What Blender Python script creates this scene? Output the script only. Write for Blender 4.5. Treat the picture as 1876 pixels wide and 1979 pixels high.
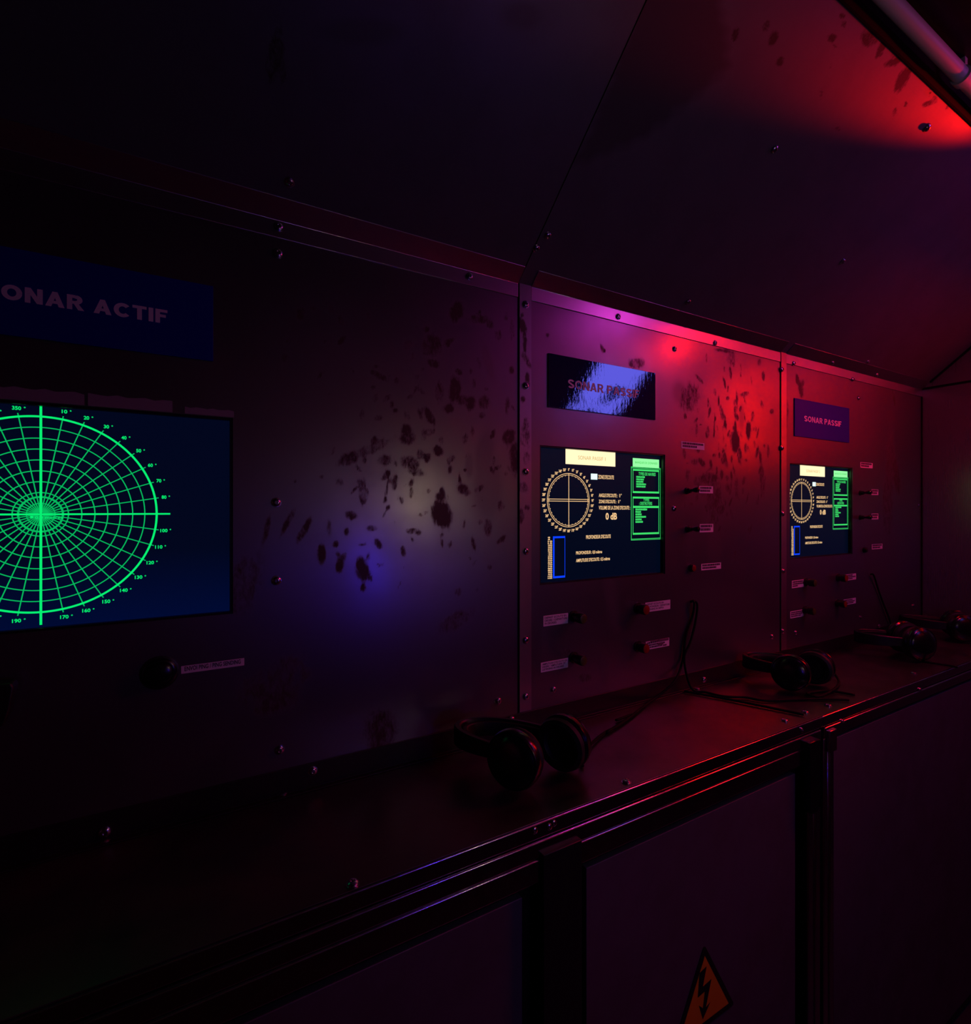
import bpy, bmesh, math, random
import numpy as np
from mathutils import Vector, Matrix, noise as mnoise

for o in list(bpy.data.objects):
    bpy.data.objects.remove(o, do_unlink=True)
SC = bpy.context.scene
COL = SC.collection
random.seed(7)
PI = math.pi

# ------------------------------------------------------------------ camera
# world: x along the console wall, z up, the wall face is y = 0, the room is y < 0
W, H, F = 1876.0, 1979.0, 1000.0          # focal length in pixels of the 1876 x 1979 frame
CX, HY = 938.0, 984.0                     # principal column, horizon row
TH = math.radians(30.14)                  # camera turned right of the wall normal
CAM = np.array([0.0, -0.9, 1.56])
cam = bpy.data.cameras.new('camera')
cam.sensor_fit = 'HORIZONTAL'
cam.sensor_width = 36.0
cam.lens = 36.0 * F / W
cam.shift_y = (HY - H / 2) / W
cam.clip_start = 0.02
cam_o = bpy.data.objects.new('camera', cam)
COL.objects.link(cam_o)
cam_o.location = CAM
cam_o.rotation_euler = (PI / 2, 0, -TH)
SC.camera = cam_o
AX = np.array([math.sin(TH), math.cos(TH), 0]); RT = np.array([math.cos(TH), -math.sin(TH), 0]); UP = np.array([0, 0, 1.0])

# ------------------------------------------------------------------ world, exposure
wd = bpy.data.worlds.new('world'); SC.world = wd; wd.use_nodes = True
wd.node_tree.nodes['Background'].inputs[0].default_value = (0, 0, 0, 1)
wd.node_tree.nodes['Background'].inputs[1].default_value = 0
SC.view_settings.view_transform = 'Standard'
SC.view_settings.look = 'None'
SC.view_settings.exposure = 0.0
SC.view_settings.gamma = 1.0
SC.view_settings.use_curve_mapping = False
try:
    SC.cycles.use_denoising = True
    SC.cycles.max_bounces = 6
    SC.cycles.sample_clamp_indirect = 3.0
    SC.cycles.caustics_reflective = False
    SC.cycles.caustics_refractive = False
except Exception:
    pass

# lamp powers and colours (the lamps themselves are built further down)
RED_W, RED_C = 32.0, (1.0, 0.006, 0.0)
BLUE_L, BLUE_C = 2.3, (0.15, 0.14, 1.0)
MAG_W, MAG_C = 1.25, (0.80, 0.05, 0.76)

# ------------------------------------------------------------------ geometry helpers
def ray(u, v):
    return AX + RT * ((u - CX) / F) + UP * ((HY - v) / F)
def on_y(u, v, y=0.0):
    d = ray(u, v); return CAM + d * ((y - CAM[1]) / d[1])
def on_z(u, v, z):
    d = ray(u, v); return CAM + d * ((z - CAM[2]) / d[2])
def on_x(u, v, x):
    d = ray(u, v); return CAM + d * ((x - CAM[0]) / d[0])

X_L, X_S1, X_S2, X_END = -0.343, 0.6012, 1.545, 2.506    # wall sheet joints, room end
X_ROOM = -0.95
Z_C = 1.091            # counter surface
Z_T = 2.032            # wall top, foot of the sloping ceiling
SLOPE = 0.85
Y_K, Z_K = -0.449, 2.032 + 0.85 * 0.449                  # upper edge of the sloping ceiling
Z_FLAT = 2.46
Y_B = -1.35            # opposite wall
Y_F = -0.267           # counter front
def on_slope(u, v, lift=0.0):
    d = ray(u, v)
    # z = Z_T - SLOPE*y
    t = (Z_T - SLOPE * CAM[1] - CAM[2]) / (d[2] + SLOPE * d[1])
    p = CAM + d * t
    return p + np.array([0, -SLOPE, -1.0]) / math.hypot(1, SLOPE) * lift
SL_N = np.array([0, -SLOPE, -1.0]) / math.hypot(1, SLOPE)   # towards the room
SL_T = np.array([0, -1.0, SLOPE]) / math.hypot(1, SLOPE)    # up the slope

def woff(p):
    while p is not None:
        if '_w' in p: return np.array(p['_w'], float)
        p = p.parent
    return np.zeros(3)

class MB:
    def __init__(s): s.v = []; s.f = []; s.m = []
    def add(s, vs, fs, mi=0):
        b = len(s.v); s.v += [tuple(map(float, p)) for p in vs]
        s.f += [tuple(b + i for i in f) for f in fs]; s.m += [mi] * len(fs); return s
    def box(s, x0, x1, y0, y1, z0, z1, mi=0):
        vs = [(x, y, z) for x in (x0, x1) for y in (y0, y1) for z in (z0, z1)]
        return s.add(vs, [(0, 1, 3, 2), (4, 6, 7, 5), (0, 4, 5, 1), (2, 3, 7, 6), (0, 2, 6, 4), (1, 5, 7, 3)], mi)
    def rect(s, x0, x1, z0, z1, y, mi=0):                       # faces -y
        return s.add([(x0, y, z0), (x1, y, z0), (x1, y, z1), (x0, y, z1)], [(0, 1, 2, 3)], mi)
    def frame(s, x0, x1, z0, z1, wx, wz, y, mi=0):
        s.rect(x0, x1, z0, z0 + wz, y, mi); s.rect(x0, x1, z1 - wz, z1, y, mi)
        s.rect(x0, x0 + wx, z0 + wz, z1 - wz, y, mi); return s.rect(x1 - wx, x1, z0 + wz, z1 - wz, y, mi)
    def line(s, a, b, w, y, mi=0):
        a = np.array(a, float); b = np.array(b, float); d = b - a; L = np.hypot(*d)
        if L < 1e-9: return s
        n = np.array([-d[1], d[0]]) / L * w / 2
        q = [a - n, b - n, b + n, a + n]
        return s.add([(p[0], y, p[1]) for p in q], [(0, 1, 2, 3)], mi)
    def ring(s, c, r, w, y, n=120, mi=0, sx=1.0):
        vs = []
        for k in range(n):
            a = 2 * PI * k / n
            for rr in (r - w / 2, r + w / 2): vs.append((c[0] + rr * math.sin(a) * sx, y, c[1] + rr * math.cos(a)))
        return s.add(vs, [(2 * k, 2 * k + 1, 2 * ((k + 1) % n) + 1, 2 * ((k + 1) % n)) for k in range(n)], mi)
    def prism(s, poly, axis, a0, a1, mi=0):
        # poly in the two other axes; axis 0:x (poly=y,z) 1:y (poly=x,z) 2:z (poly=x,y)
        n = len(poly); vs = []
        for a in (a0, a1):
            for p in poly:
                vs.append({0: (a, p[0], p[1]), 1: (p[0], a, p[1]), 2: (p[0], p[1], a)}[axis])
        fs = [tuple(range(n))[::-1], tuple(range(n, 2 * n))] + [(k, (k + 1) % n, n + (k + 1) % n, n + k) for k in range(n)]
        return s.add(vs, fs, mi)
    def lathe(s, prof, o, ax, n=24, mi=0):
        # prof: (distance along ax, radius); closed at ends where radius 0
        ax = np.array(ax, float); ax /= np.linalg.norm(ax)
        e = np.array([0, 0, 1.0]) if abs(ax[2]) < .9 else np.array([1.0, 0, 0])
        p = np.cross(ax, e); p /= np.linalg.norm(p); q = np.cross(ax, p)
        vs = []; o = np.array(o, float)
        for (h, r) in prof:
            for k in range(n):
                a = 2 * PI * k / n; vs.append(o + ax * h + (p * math.cos(a) + q * math.sin(a)) * max(r, 1e-5))
        fs = [(i * n + k, i * n + (k + 1) % n, (i + 1) * n + (k + 1) % n, (i + 1) * n + k) for i in range(len(prof) - 1) for k in range(n)]
        fs += [tuple(range(n))[::-1], tuple((len(prof) - 1) * n + k for k in range(n))]
        return s.add(vs, fs, mi)
    def tube(s, pts, r, n=8, mi=0):
        pts = [np.array(p, float) for p in pts]; rings = []; up = np.array([0, 0, 1.0]); prev = None
        for i, p in enumerate(pts):
            t = pts[min(i + 1, len(pts) - 1)] - pts[max(i - 1, 0)]; t /= (np.linalg.norm(t) + 1e-12)
            if prev is None:
                e = up if abs(t[2]) < .9 else np.array([1.0, 0, 0]); a = np.cross(t, e)
            else:
                a = prev - t * np.dot(prev, t)
            a /= (np.linalg.norm(a) + 1e-12); prev = a; b = np.cross(t, a)
            rr = r[i] if hasattr(r, '__len__') else r
            rings.append([p + (a * math.cos(2 * PI * k / n) + b * math.sin(2 * PI * k / n)) * rr for k in range(n)])
        vs = [q for R in rings for q in R]; m = len(rings)
        fs = [(i * n + k, i * n + (k + 1) % n, (i + 1) * n + (k + 1) % n, (i + 1) * n + k) for i in range(m - 1) for k in range(n)]
        fs += [tuple(range(n))[::-1], tuple((m - 1) * n + k for k in range(n))]
        return s.add(vs, fs, mi)
    def text(s, st, x0, x1, z0, z1, y, mi=0, bold=0.012):
        vs, fs = text_geo(st, bold)
        return s.add([(x0 + p[0] * (x1 - x0), y, z0 + p[1] * (z1 - z0)) for p in vs], fs, mi)
    def build(s, name, mats, parent=None, smooth=False, bevel=0, seg=2, auto=False):
        off = woff(parent)
        me = bpy.data.meshes.new(name)
        me.from_pydata([tuple(np.array(p) - off) for p in s.v], [], s.f)
        mats = mats if isinstance(mats, (list, tuple)) else [mats]
        for m in mats: me.materials.append(m)
        if len(mats) > 1: me.polygons.foreach_set('material_index', s.m)
        me.update()
        bm = bmesh.new(); bm.from_mesh(me)
        bmesh.ops.recalc_face_normals(bm, faces=bm.faces) if auto else None
        bm.to_mesh(me); bm.free()
        if smooth:
            me.polygons.foreach_set('use_smooth', [True] * len(me.polygons))
        o = bpy.data.objects.new(name, me); COL.objects.link(o)
        if parent is not None: o.parent = parent
        if bevel:
            b = o.modifiers.new('bevel', 'BEVEL'); b.width = bevel; b.segments = seg; b.limit_method = 'ANGLE'; b.angle_limit = math.radians(40)
            b.harden_normals = False
        if smooth == 'angle' or bevel:
            me.polygons.foreach_set('use_smooth', [True] * len(me.polygons))
            try: me.set_sharp_from_angle(angle=math.radians(38))
            except Exception: pass
        return o

_tc = {}
def text_geo(st, bold=0.012):
    """letter outlines as flat faces, scaled to the unit square"""
    k = (st, bold)
    if k in _tc: return _tc[k]
    cu = bpy.data.curves.new('t', 'FONT'); cu.body = st; cu.size = 1.0; cu.offset = bold; cu.resolution_u = 3
    cu.align_x = 'LEFT'; cu.space_line = 1.0; cu.fill_mode = 'BOTH' if hasattr(cu, 'fill_mode') else cu.fill_mode
    o = bpy.data.objects.new('t', cu); COL.objects.link(o)
    dg = bpy.context.evaluated_depsgraph_get(); dg.update()
    me = bpy.data.meshes.new_from_object(o.evaluated_get(dg))
    vs = np.array([v.co[:] for v in me.vertices]); fs = [tuple(p.vertices) for p in me.polygons]
    bpy.data.objects.remove(o, do_unlink=True); bpy.data.curves.remove(cu); bpy.data.meshes.remove(me)
    lo = vs.min(0); hi = vs.max(0); d = np.maximum(hi - lo, 1e-6)
    r = ([((p[0] - lo[0]) / d[0], (p[1] - lo[1]) / d[1]) for p in vs], fs)
    _tc[k] = r; return r

def block_text(st, x0, x1, z0, z1, y, t=.2):
    """heavy grotesque capitals drawn as strokes"""
    m = MB(); pen = 0.0; P = []
    def q(ps): P.append(([(pen + a, b) for a, b in ps], [tuple(range(len(ps)))]))
    def bar(x, z, w, h): q([(x, z), (x + w, z), (x + w, z + h), (x, z + h)])
    def strip(pts):
        pts = [np.array(p, float) for p in pts]; vs = []
        for i in range(len(pts)):
            d = pts[min(i + 1, len(pts) - 1)] - pts[max(i - 1, 0)]; d /= np.linalg.norm(d); n = np.array([-d[1], d[0]]) * t / 2
            vs += [tuple(pts[i] - n + np.array([pen, 0])), tuple(pts[i] + n + np.array([pen, 0]))]
        P.append((vs, [(2 * i, 2 * i + 2, 2 * i + 3, 2 * i + 1) for i in range(len(pts) - 1)]))
    arc = lambda cx, cz, rx, rz, a0, a1, n=14: [(cx + rx * math.cos(math.radians(a0 + (a1 - a0) * k / n)), cz + rz * math.sin(math.radians(a0 + (a1 - a0) * k / n))) for k in range(n + 1)]
    h = t / 2
    for ch in st:
        w = .72
        if ch == ' ': w = .26
        elif ch == 'I': w = t; bar(0, 0, t, 1)
        elif ch == 'O': w = .86; strip(arc(.43, .5, .43 - h, .5 - h, 0, 360, 32))
        elif ch == 'C': w = .80; strip(arc(.43, .5, .43 - h, .5 - h, 42, 318, 28))
        elif ch == 'S': w = .72; strip(arc(.36, .72, .27, .28 - h, 20, 265, 16) + arc(.36, .27, .27, .27 - h, 85, -160, 16))
        elif ch == 'N': w = .76; bar(0, 0, t, 1); bar(.76 - t, 0, t, 1); q([(0, 1), (t * 1.05, 1), (.76, 0), (.76 - t * 1.05, 0)])
        elif ch == 'A': w = .84; q([(0, 0), (t * 1.08, 0), (.53, 1), (.31, 1)]); q([(.84 - t * 1.08, 0), (.84, 0), (.53, 1), (.31, 1)]); bar(.2, .2, .44, t * .8)
        elif ch == 'T': w = .70; bar(0, 1 - t * .85, .70, t * .85); bar(.35 - h, 0, t, 1)
        elif ch == 'F': w = .62; bar(0, 0, t, 1); bar(0, 1 - t * .85, .62, t * .85); bar(0, .43, .54, t * .85)
        elif ch in 'PR':
            w = .70 if ch == 'P' else .78; bar(0, 0, t, 1); r = .29; k = t * .85
            bar(0, 1 - k, .4, k); bar(0, .40, .4, k); strip([(.38, 1 - k / 2)] + arc(.40, .40 + r + .005, .30 - h, r - k / 2 + .005, 90, -90, 14) + [(.38, .40 + k / 2)])
            if ch == 'R': q([(.78 - t * 1.15, 0), (.78, 0), (.50, .46), (.28, .46)])
        pen += w + (.10 if ch != ' ' else .06)
    tot = pen - .10
    for i, (vs, fs) in enumerate(P): m.add([(x0 + a / tot * (x1 - x0), y - .00006 * (i % 5), z0 + b * (z1 - z0)) for a, b in vs], fs)
    return m
def thing(name, label, cat, loc=(0, 0, 0), group=None, kind=None):
    o = bpy.data.objects.new(name, None); COL.objects.link(o); o.location = tuple(map(float, loc)); o.empty_display_size = .05
    o['_w'] = [float(c) for c in loc]
    if kind: o['kind'] = kind
    else: o['category'] = cat
    o['label'] = label
    if group: o['group'] = group
    return o
def tag(o, label, cat=None, group=None, kind=None):
    o['label'] = label
    if cat: o['category'] = cat
    if group: o['group'] = group
    if kind: o['kind'] = kind
    return o

# ------------------------------------------------------------------ materials
def new_mat(name):
    m = bpy.data.materials.new(name); m.use_nodes = True
    return m, m.node_tree.nodes, m.node_tree.links, m.node_tree.nodes['Principled BSDF']
def simple(name, col, rough=.5, metal=0.0, spec=.5):
    m, n, l, b = new_mat(name)
    b.inputs['Base Color'].default_value = (*col, 1); b.inputs['Roughness'].default_value = rough
    b.inputs['Metallic'].default_value = metal; b.inputs['Specular IOR Level'].default_value = spec
    # slight procedural wear in the gloss
    t = n.new('ShaderNodeTexNoise'); t.inputs['Scale'].default_value = 60; t.inputs['Detail'].default_value = 3
    g = n.new('ShaderNodeTexCoord'); l.new(g.outputs['Object'], t.inputs['Vector'])
    r = n.new('ShaderNodeMapRange'); r.inputs['To Min'].default_value = max(.02, rough - .08); r.inputs['To Max'].default_value = min(1, rough + .08)
    l.new(t.outputs['Fac'], r.inputs['Value']); l.new(r.outputs['Result'], b.inputs['Roughness'])
    return m
def glow(name, col, strength=1.0):
    m = bpy.data.materials.new(name); m.use_nodes = True; n = m.node_tree.nodes; l = m.node_tree.links; n.clear()
    e = n.new('ShaderNodeEmission'); e.inputs[0].default_value = (*col, 1); e.inputs[1].default_value = strength
    o = n.new('ShaderNodeOutputMaterial'); l.new(e.outputs[0], o.inputs[0]); return m

def steel(name, col=(.42, .41, .43), rough=.34, aniso=.55, dirt=True, tangent=(1, 0, 0), grime=.35, stain=(.055, .022, .02), dens=1.0, sharp=0.0, metal=1.0):
    """brushed sheet steel with smeared hand marks (point attribute 'dirt') and a fine brush grain"""
    m, n, l, b = new_mat(name)
    g = n.new('ShaderNodeNewGeometry')
    sep = n.new('ShaderNodeMapping'); sep.inputs['Scale'].default_value = (1, 1, 1)
    l.new(g.outputs['Position'], sep.inputs['Vector'])
    n1 = n.new('ShaderNodeTexNoise'); n1.inputs['Scale'].default_value = 7; n1.inputs['Detail'].default_value = 6; n1.inputs['Roughness'].default_value = .62
    l.new(sep.outputs[0], n1.inputs['Vector'])
    n2 = n.new('ShaderNodeTexNoise'); n2.inputs['Scale'].default_value = 230; n2.inputs['Detail'].default_value = 5; n2.inputs['Roughness'].default_value = .7
    mp = n.new('ShaderNodeMapping'); mp.inputs['Rotation'].default_value = (0, .5, 0); mp.inputs['Scale'].default_value = (1.2, 1, .55)
    l.new(g.outputs['Position'], mp.inputs['Vector']); l.new(mp.outputs[0], n2.inputs['Vector'])
    # brush grain
    n3 = n.new('ShaderNodeTexNoise'); n3.inputs['Scale'].default_value = 1; n3.inputs['Detail'].default_value = 3
    mg = n.new('ShaderNodeMapping'); mg.inputs['Scale'].default_value = (12, 12, 700) if abs(tangent[0]) > .5 else (700, 700, 12)
    l.new(g.outputs['Position'], mg.inputs['Vector']); l.new(mg.outputs[0], n3.inputs['Vector'])
    def math_(op, a, c=None, clamp=False):
        k = n.new('ShaderNodeMath'); k.operation = op; k.use_clamp = clamp
        for i, q in enumerate((a, c)):
            if q is None: continue
            if isinstance(q, (int, float)): k.inputs[i].default_value = q
            else: l.new(q, k.inputs[i])
        return k.outputs[0]
    if dirt:
        at = n.new('ShaderNodeAttribute'); at.attribute_name = 'dirt'
        af = n.new('ShaderNodeAttribute'); af.attribute_name = 'film_shade'
        n4 = n.new('ShaderNodeTexNoise'); n4.inputs['Scale'].default_value = 70; n4.inputs['Detail'].default_value = 4; n4.inputs['Distortion'].default_value = .6
        l.new(mp.outputs[0], n4.inputs['Vector'])
        a = math_('ADD', math_('MULTIPLY', math_('SUBTRACT', n2.outputs['Fac'], .5), 1.3), math_('MULTIPLY', math_('SUBTRACT', n4.outputs['Fac'], .5), 1.5))
        a = math_('ADD', at.outputs['Fac'], a)
        mask = math_('MULTIPLY', math_('SUBTRACT', a, .16), 1.5 * dens, True)
        mask = math_('MULTIPLY', mask, math_('MULTIPLY', at.outputs['Fac'], 2.4, True))
        mask = math_('MULTIPLY', mask, .9)
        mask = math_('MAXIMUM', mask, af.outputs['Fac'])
    else:
        mask = None
    # overall film of grime
    gr = math_('MULTIPLY', math_('SUBTRACT', n1.outputs['Fac'], .42), 2.2 * grime, True)
    if mask is not None: tot = math_('MAXIMUM', mask, gr)
    else: tot = gr
    mix = n.new('ShaderNodeMix'); mix.data_type = 'RGBA'
    mix.inputs[6].default_value = (*col, 1); mix.inputs[7].default_value = (*stain, 1)
    l.new(tot, mix.inputs[0]); l.new(mix.outputs[2], b.inputs['Base Color'])
    b.inputs['Metallic'].default_value = 1.0
    l.new(math_('MULTIPLY', math_('SUBTRACT', 1.0, math_('MULTIPLY', tot, .55)), metal), b.inputs['Metallic'])
    r = math_('ADD', rough - .06, math_('MULTIPLY', n3.outputs['Fac'], .12))
    r = math_('ADD', r, math_('MULTIPLY', tot, .25), True)
    l.new(r, b.inputs['Roughness'])
    b.inputs['Specular IOR Level'].default_value = .3
    b.inputs['Anisotropic'].default_value = aniso
    cv = n.new('ShaderNodeCombineXYZ')
    for i in range(3): cv.inputs[i].default_value = tangent[i]
    l.new(cv.outputs[0], b.inputs['Tangent'])
    bp = n.new('ShaderNodeBump'); bp.inputs['Strength'].default_value = .05; bp.inputs['Distance'].default_value = .002
    l.new(n1.outputs['Fac'], bp.inputs['Height']); l.new(bp.outputs[0], b.inputs['Normal'])
    if sharp > 0:
        gl = n.new('ShaderNodeBsdfAnisotropic'); gl.inputs['Roughness'].default_value = .22; gl.inputs['Anisotropy'].default_value = aniso * .6
        l.new(mix.outputs[2], gl.inputs['Color']); l.new(bp.outputs[0], gl.inputs['Normal']); l.new(cv.outputs[0], gl.inputs['Tangent'])
        ms = n.new('ShaderNodeMixShader'); out = n['Material Output']
        l.new(math_('MULTIPLY', math_('SUBTRACT', 1.0, tot), sharp), ms.inputs[0]); l.new(b.outputs[0], ms.inputs[1]); l.new(gl.outputs[0], ms.inputs[2]); l.new(ms.outputs[0], out.inputs[0])
    return m

M_WALL = steel('brushed_steel_wall', col=(.265, .255, .265), rough=.34, aniso=.35, sharp=.26, grime=.3, metal=.88)
M_CEIL = steel('brushed_steel_ceiling', col=(.20, .175, .20), rough=.42, aniso=.2, grime=.35, metal=.5)
M_TRIM = steel('folded_steel_trim', col=(.54, .52, .54), rough=.33, aniso=.4, dirt=False, grime=.15, sharp=.2)
M_STRIP = steel('steel_cover_strip', col=(.46, .44, .46), rough=.34, aniso=.4, sharp=.2, dirt=True, grime=.25, tangent=(0, 0, 1))
M_COUNTER = steel('steel_counter', col=(.19, .165, .165), rough=.36, aniso=.3, dirt=False, grime=.6)
M_DOOR = steel('steel_door_panel', col=(.15, .13, .15), rough=.5, aniso=.0, dirt=False, grime=.6, metal=.35)
M_BACK = steel('steel_rear_wall', col=(.3, .3, .31), rough=.4, dirt=False)
M_RAIL = simple('dark_anodised_aluminium', (.55, .53, .56), .17, 1.0)
M_RAILG = simple('rail_groove_black', (.01, .01, .012), .5)
M_BOLT = simple('zinc_bolt', (.55, .53, .55), .22, 1.0)
M_BLACK = simple('black_plastic', (.008, .008, .009), .42)
M_BLACKG = simple('glossy_black_plastic', (.006, .006, .008), .2, 0, .6)
M_FOAM = simple('black_cushion_leatherette', (.006, .006, .006), .6)
M_RUBBER = simple('black_rubber', (.003, .003, .003), .7, 0, .2)
M_GREEN = simple('green_cap_plastic', (.05, .09, .008), .45)
M_REDC = simple('red_cap_plastic', (.25, .006, .004), .4)
M_LABEL = simple('label_paper', (.93, .90, .92), .55)
M_INK = simple('label_ink', (.03, .025, .035), .6)
M_PIPE = simple('grey_white_pipe', (.80, .78, .74), .45)
M_YELLOW = simple('warning_yellow', (.80, .36, .012), .5)
M_FLOOR = simple('dark_floor_vinyl', (.05, .045, .045), .45)

def sign_mat(name, col, bump=0.0, rough=.08, spec=.5, ior=1.5):
    m, n, l, b = new_mat(name)
    b.inputs['Base Color'].default_value = (*col, 1); b.inputs['Roughness'].default_value = rough
    b.inputs['Specular IOR Level'].default_value = spec
    b.inputs['IOR'].default_value = ior
    if bump:
        g = n.new('ShaderNodeNewGeometry')
        mp = n.new('ShaderNodeMapping'); mp.inputs['Scale'].default_value = (120, 1, 46); mp.inputs['Rotation'].default_value = (0, .22, 0)
        t = n.new('ShaderNodeTexNoise'); t.inputs['Scale'].default_value = 1; t.inputs['Detail'].default_value = 3
        l.new(g.outputs['Position'], mp.inputs['Vector']); l.new(mp.outputs[0], t.inputs['Vector'])
        bp = n.new('ShaderNodeBump'); bp.inputs['Strength'].default_value = bump; bp.inputs['Distance'].default_value = .0012
        l.new(t.outputs['Fac'], bp.inputs['Height']); l.new(bp.outputs[0], b.inputs['Normal'])
    return m
M_SIGN = sign_mat('navy_sign_plate', (.010, .012, .34), 0, .45, .2)
M_SIGN2 = sign_mat('glossy_navy_sign_plate', (.008, .008, .10), .15, .04, .8, 2.6)
M_SIGNT = simple('sign_lettering_white', (.93, .86, .88), .5)

# screens
def screen_mat(name, c0, c1, z0, z1):
    """dark navy display, backlight bleeding a little at one edge"""
    m, n, l, b = new_mat(name)
    b.inputs['Base Color'].default_value = (.002, .002, .003, 1); b.inputs['Roughness'].default_value = .25
    b.inputs['Specular IOR Level'].default_value = .2
    g = n.new('ShaderNodeNewGeometry'); s = n.new('ShaderNodeSeparateXYZ'); l.new(g.outputs['Position'], s.inputs[0])
    r = n.new('ShaderNodeMapRange'); r.inputs['From Min'].default_value = z0; r.inputs['From Max'].default_value = z1
    l.new(s.outputs['Z'], r.inputs['Value'])
    mix = n.new('ShaderNodeMix'); mix.data_type = 'RGBA'; mix.inputs[6].default_value = (*c0, 1); mix.inputs[7].default_value = (*c1, 1)
    l.new(r.outputs['Result'], mix.inputs[0]); l.new(mix.outputs[2], b.inputs['Emission Color']); b.inputs['Emission Strength'].default_value = 1
    return m
M_SCR1 = screen_mat('display_navy', (.000, .0035, .040), (.0006, .002, .012), 1.355, 1.50)
M_SCR2 = screen_mat('display_dark_navy', (.0003, .0022, .010), (.0004, .0035, .012), 1.40, 1.70)
G_GREEN = glow('display_green_lines', (.002, .86, .17), 1.0)
G_GREEND = glow('display_green_dim', (.002, .36, .075), 1.0)
G_GREENB = glow('display_green_box', (.05, .75, .15), 1.0)
G_GREENP = glow('display_pale_green', (.30, 1.0, .36), 1.1)
G_GREENK = glow('display_green_ink', (.06, .5, .10), 1.0)
G_BEIGE = glow('display_beige', (1.0, .80, .48), 1.25)
G_BEIGED = glow('display_beige_lines', (1.0, .62, .30), 1.0)
G_BROWN = glow('display_brown_ink', (.62, .42, .14), 1.0)
G_WHITE = glow('display_white', (.75, 1.0, .95), 1.2)
G_BLUE = glow('display_blue', (.004, .05, .95), 1.0)

# ------------------------------------------------------------------ bolts (shared mesh)
def bolt_mesh():
    b = MB(); r = .0056
    b.lathe([(0, r * 1.25), (.0008, r * 1.25), (.0009, r), (.0028, r), (.0040, r * .72), (.0043, r * .45), (.0043, r * .42), (.0026, r * .40)], (0, 0, 0), (0, 0, 1), 12)
    o = b.build('bolt', M_BOLT, smooth=True); me = o.data
    bpy.data.objects.remove(o, do_unlink=True)
    try: me.set_sharp_from_angle(angle=math.radians(35))
    except Exception: pass
    return me
BOLT = bolt_mesh()
def bolt(p, nrm, parent, s=1.0, name='bolt'):
    o = bpy.data.objects.new(name, BOLT); COL.objects.link(o)
    off = Vector(woff(parent))
    o.parent = parent
    o.location = Vector([float(c) for c in p]) - off
    o.rotation_mode = 'QUATERNION'
    q = Vector([float(c) for c in nrm]).to_track_quat('Z', 'Y')
    o.rotation_quaternion = q
    o.scale = (s, s, s)
    return o
NY = (0, -1, 0)

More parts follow.
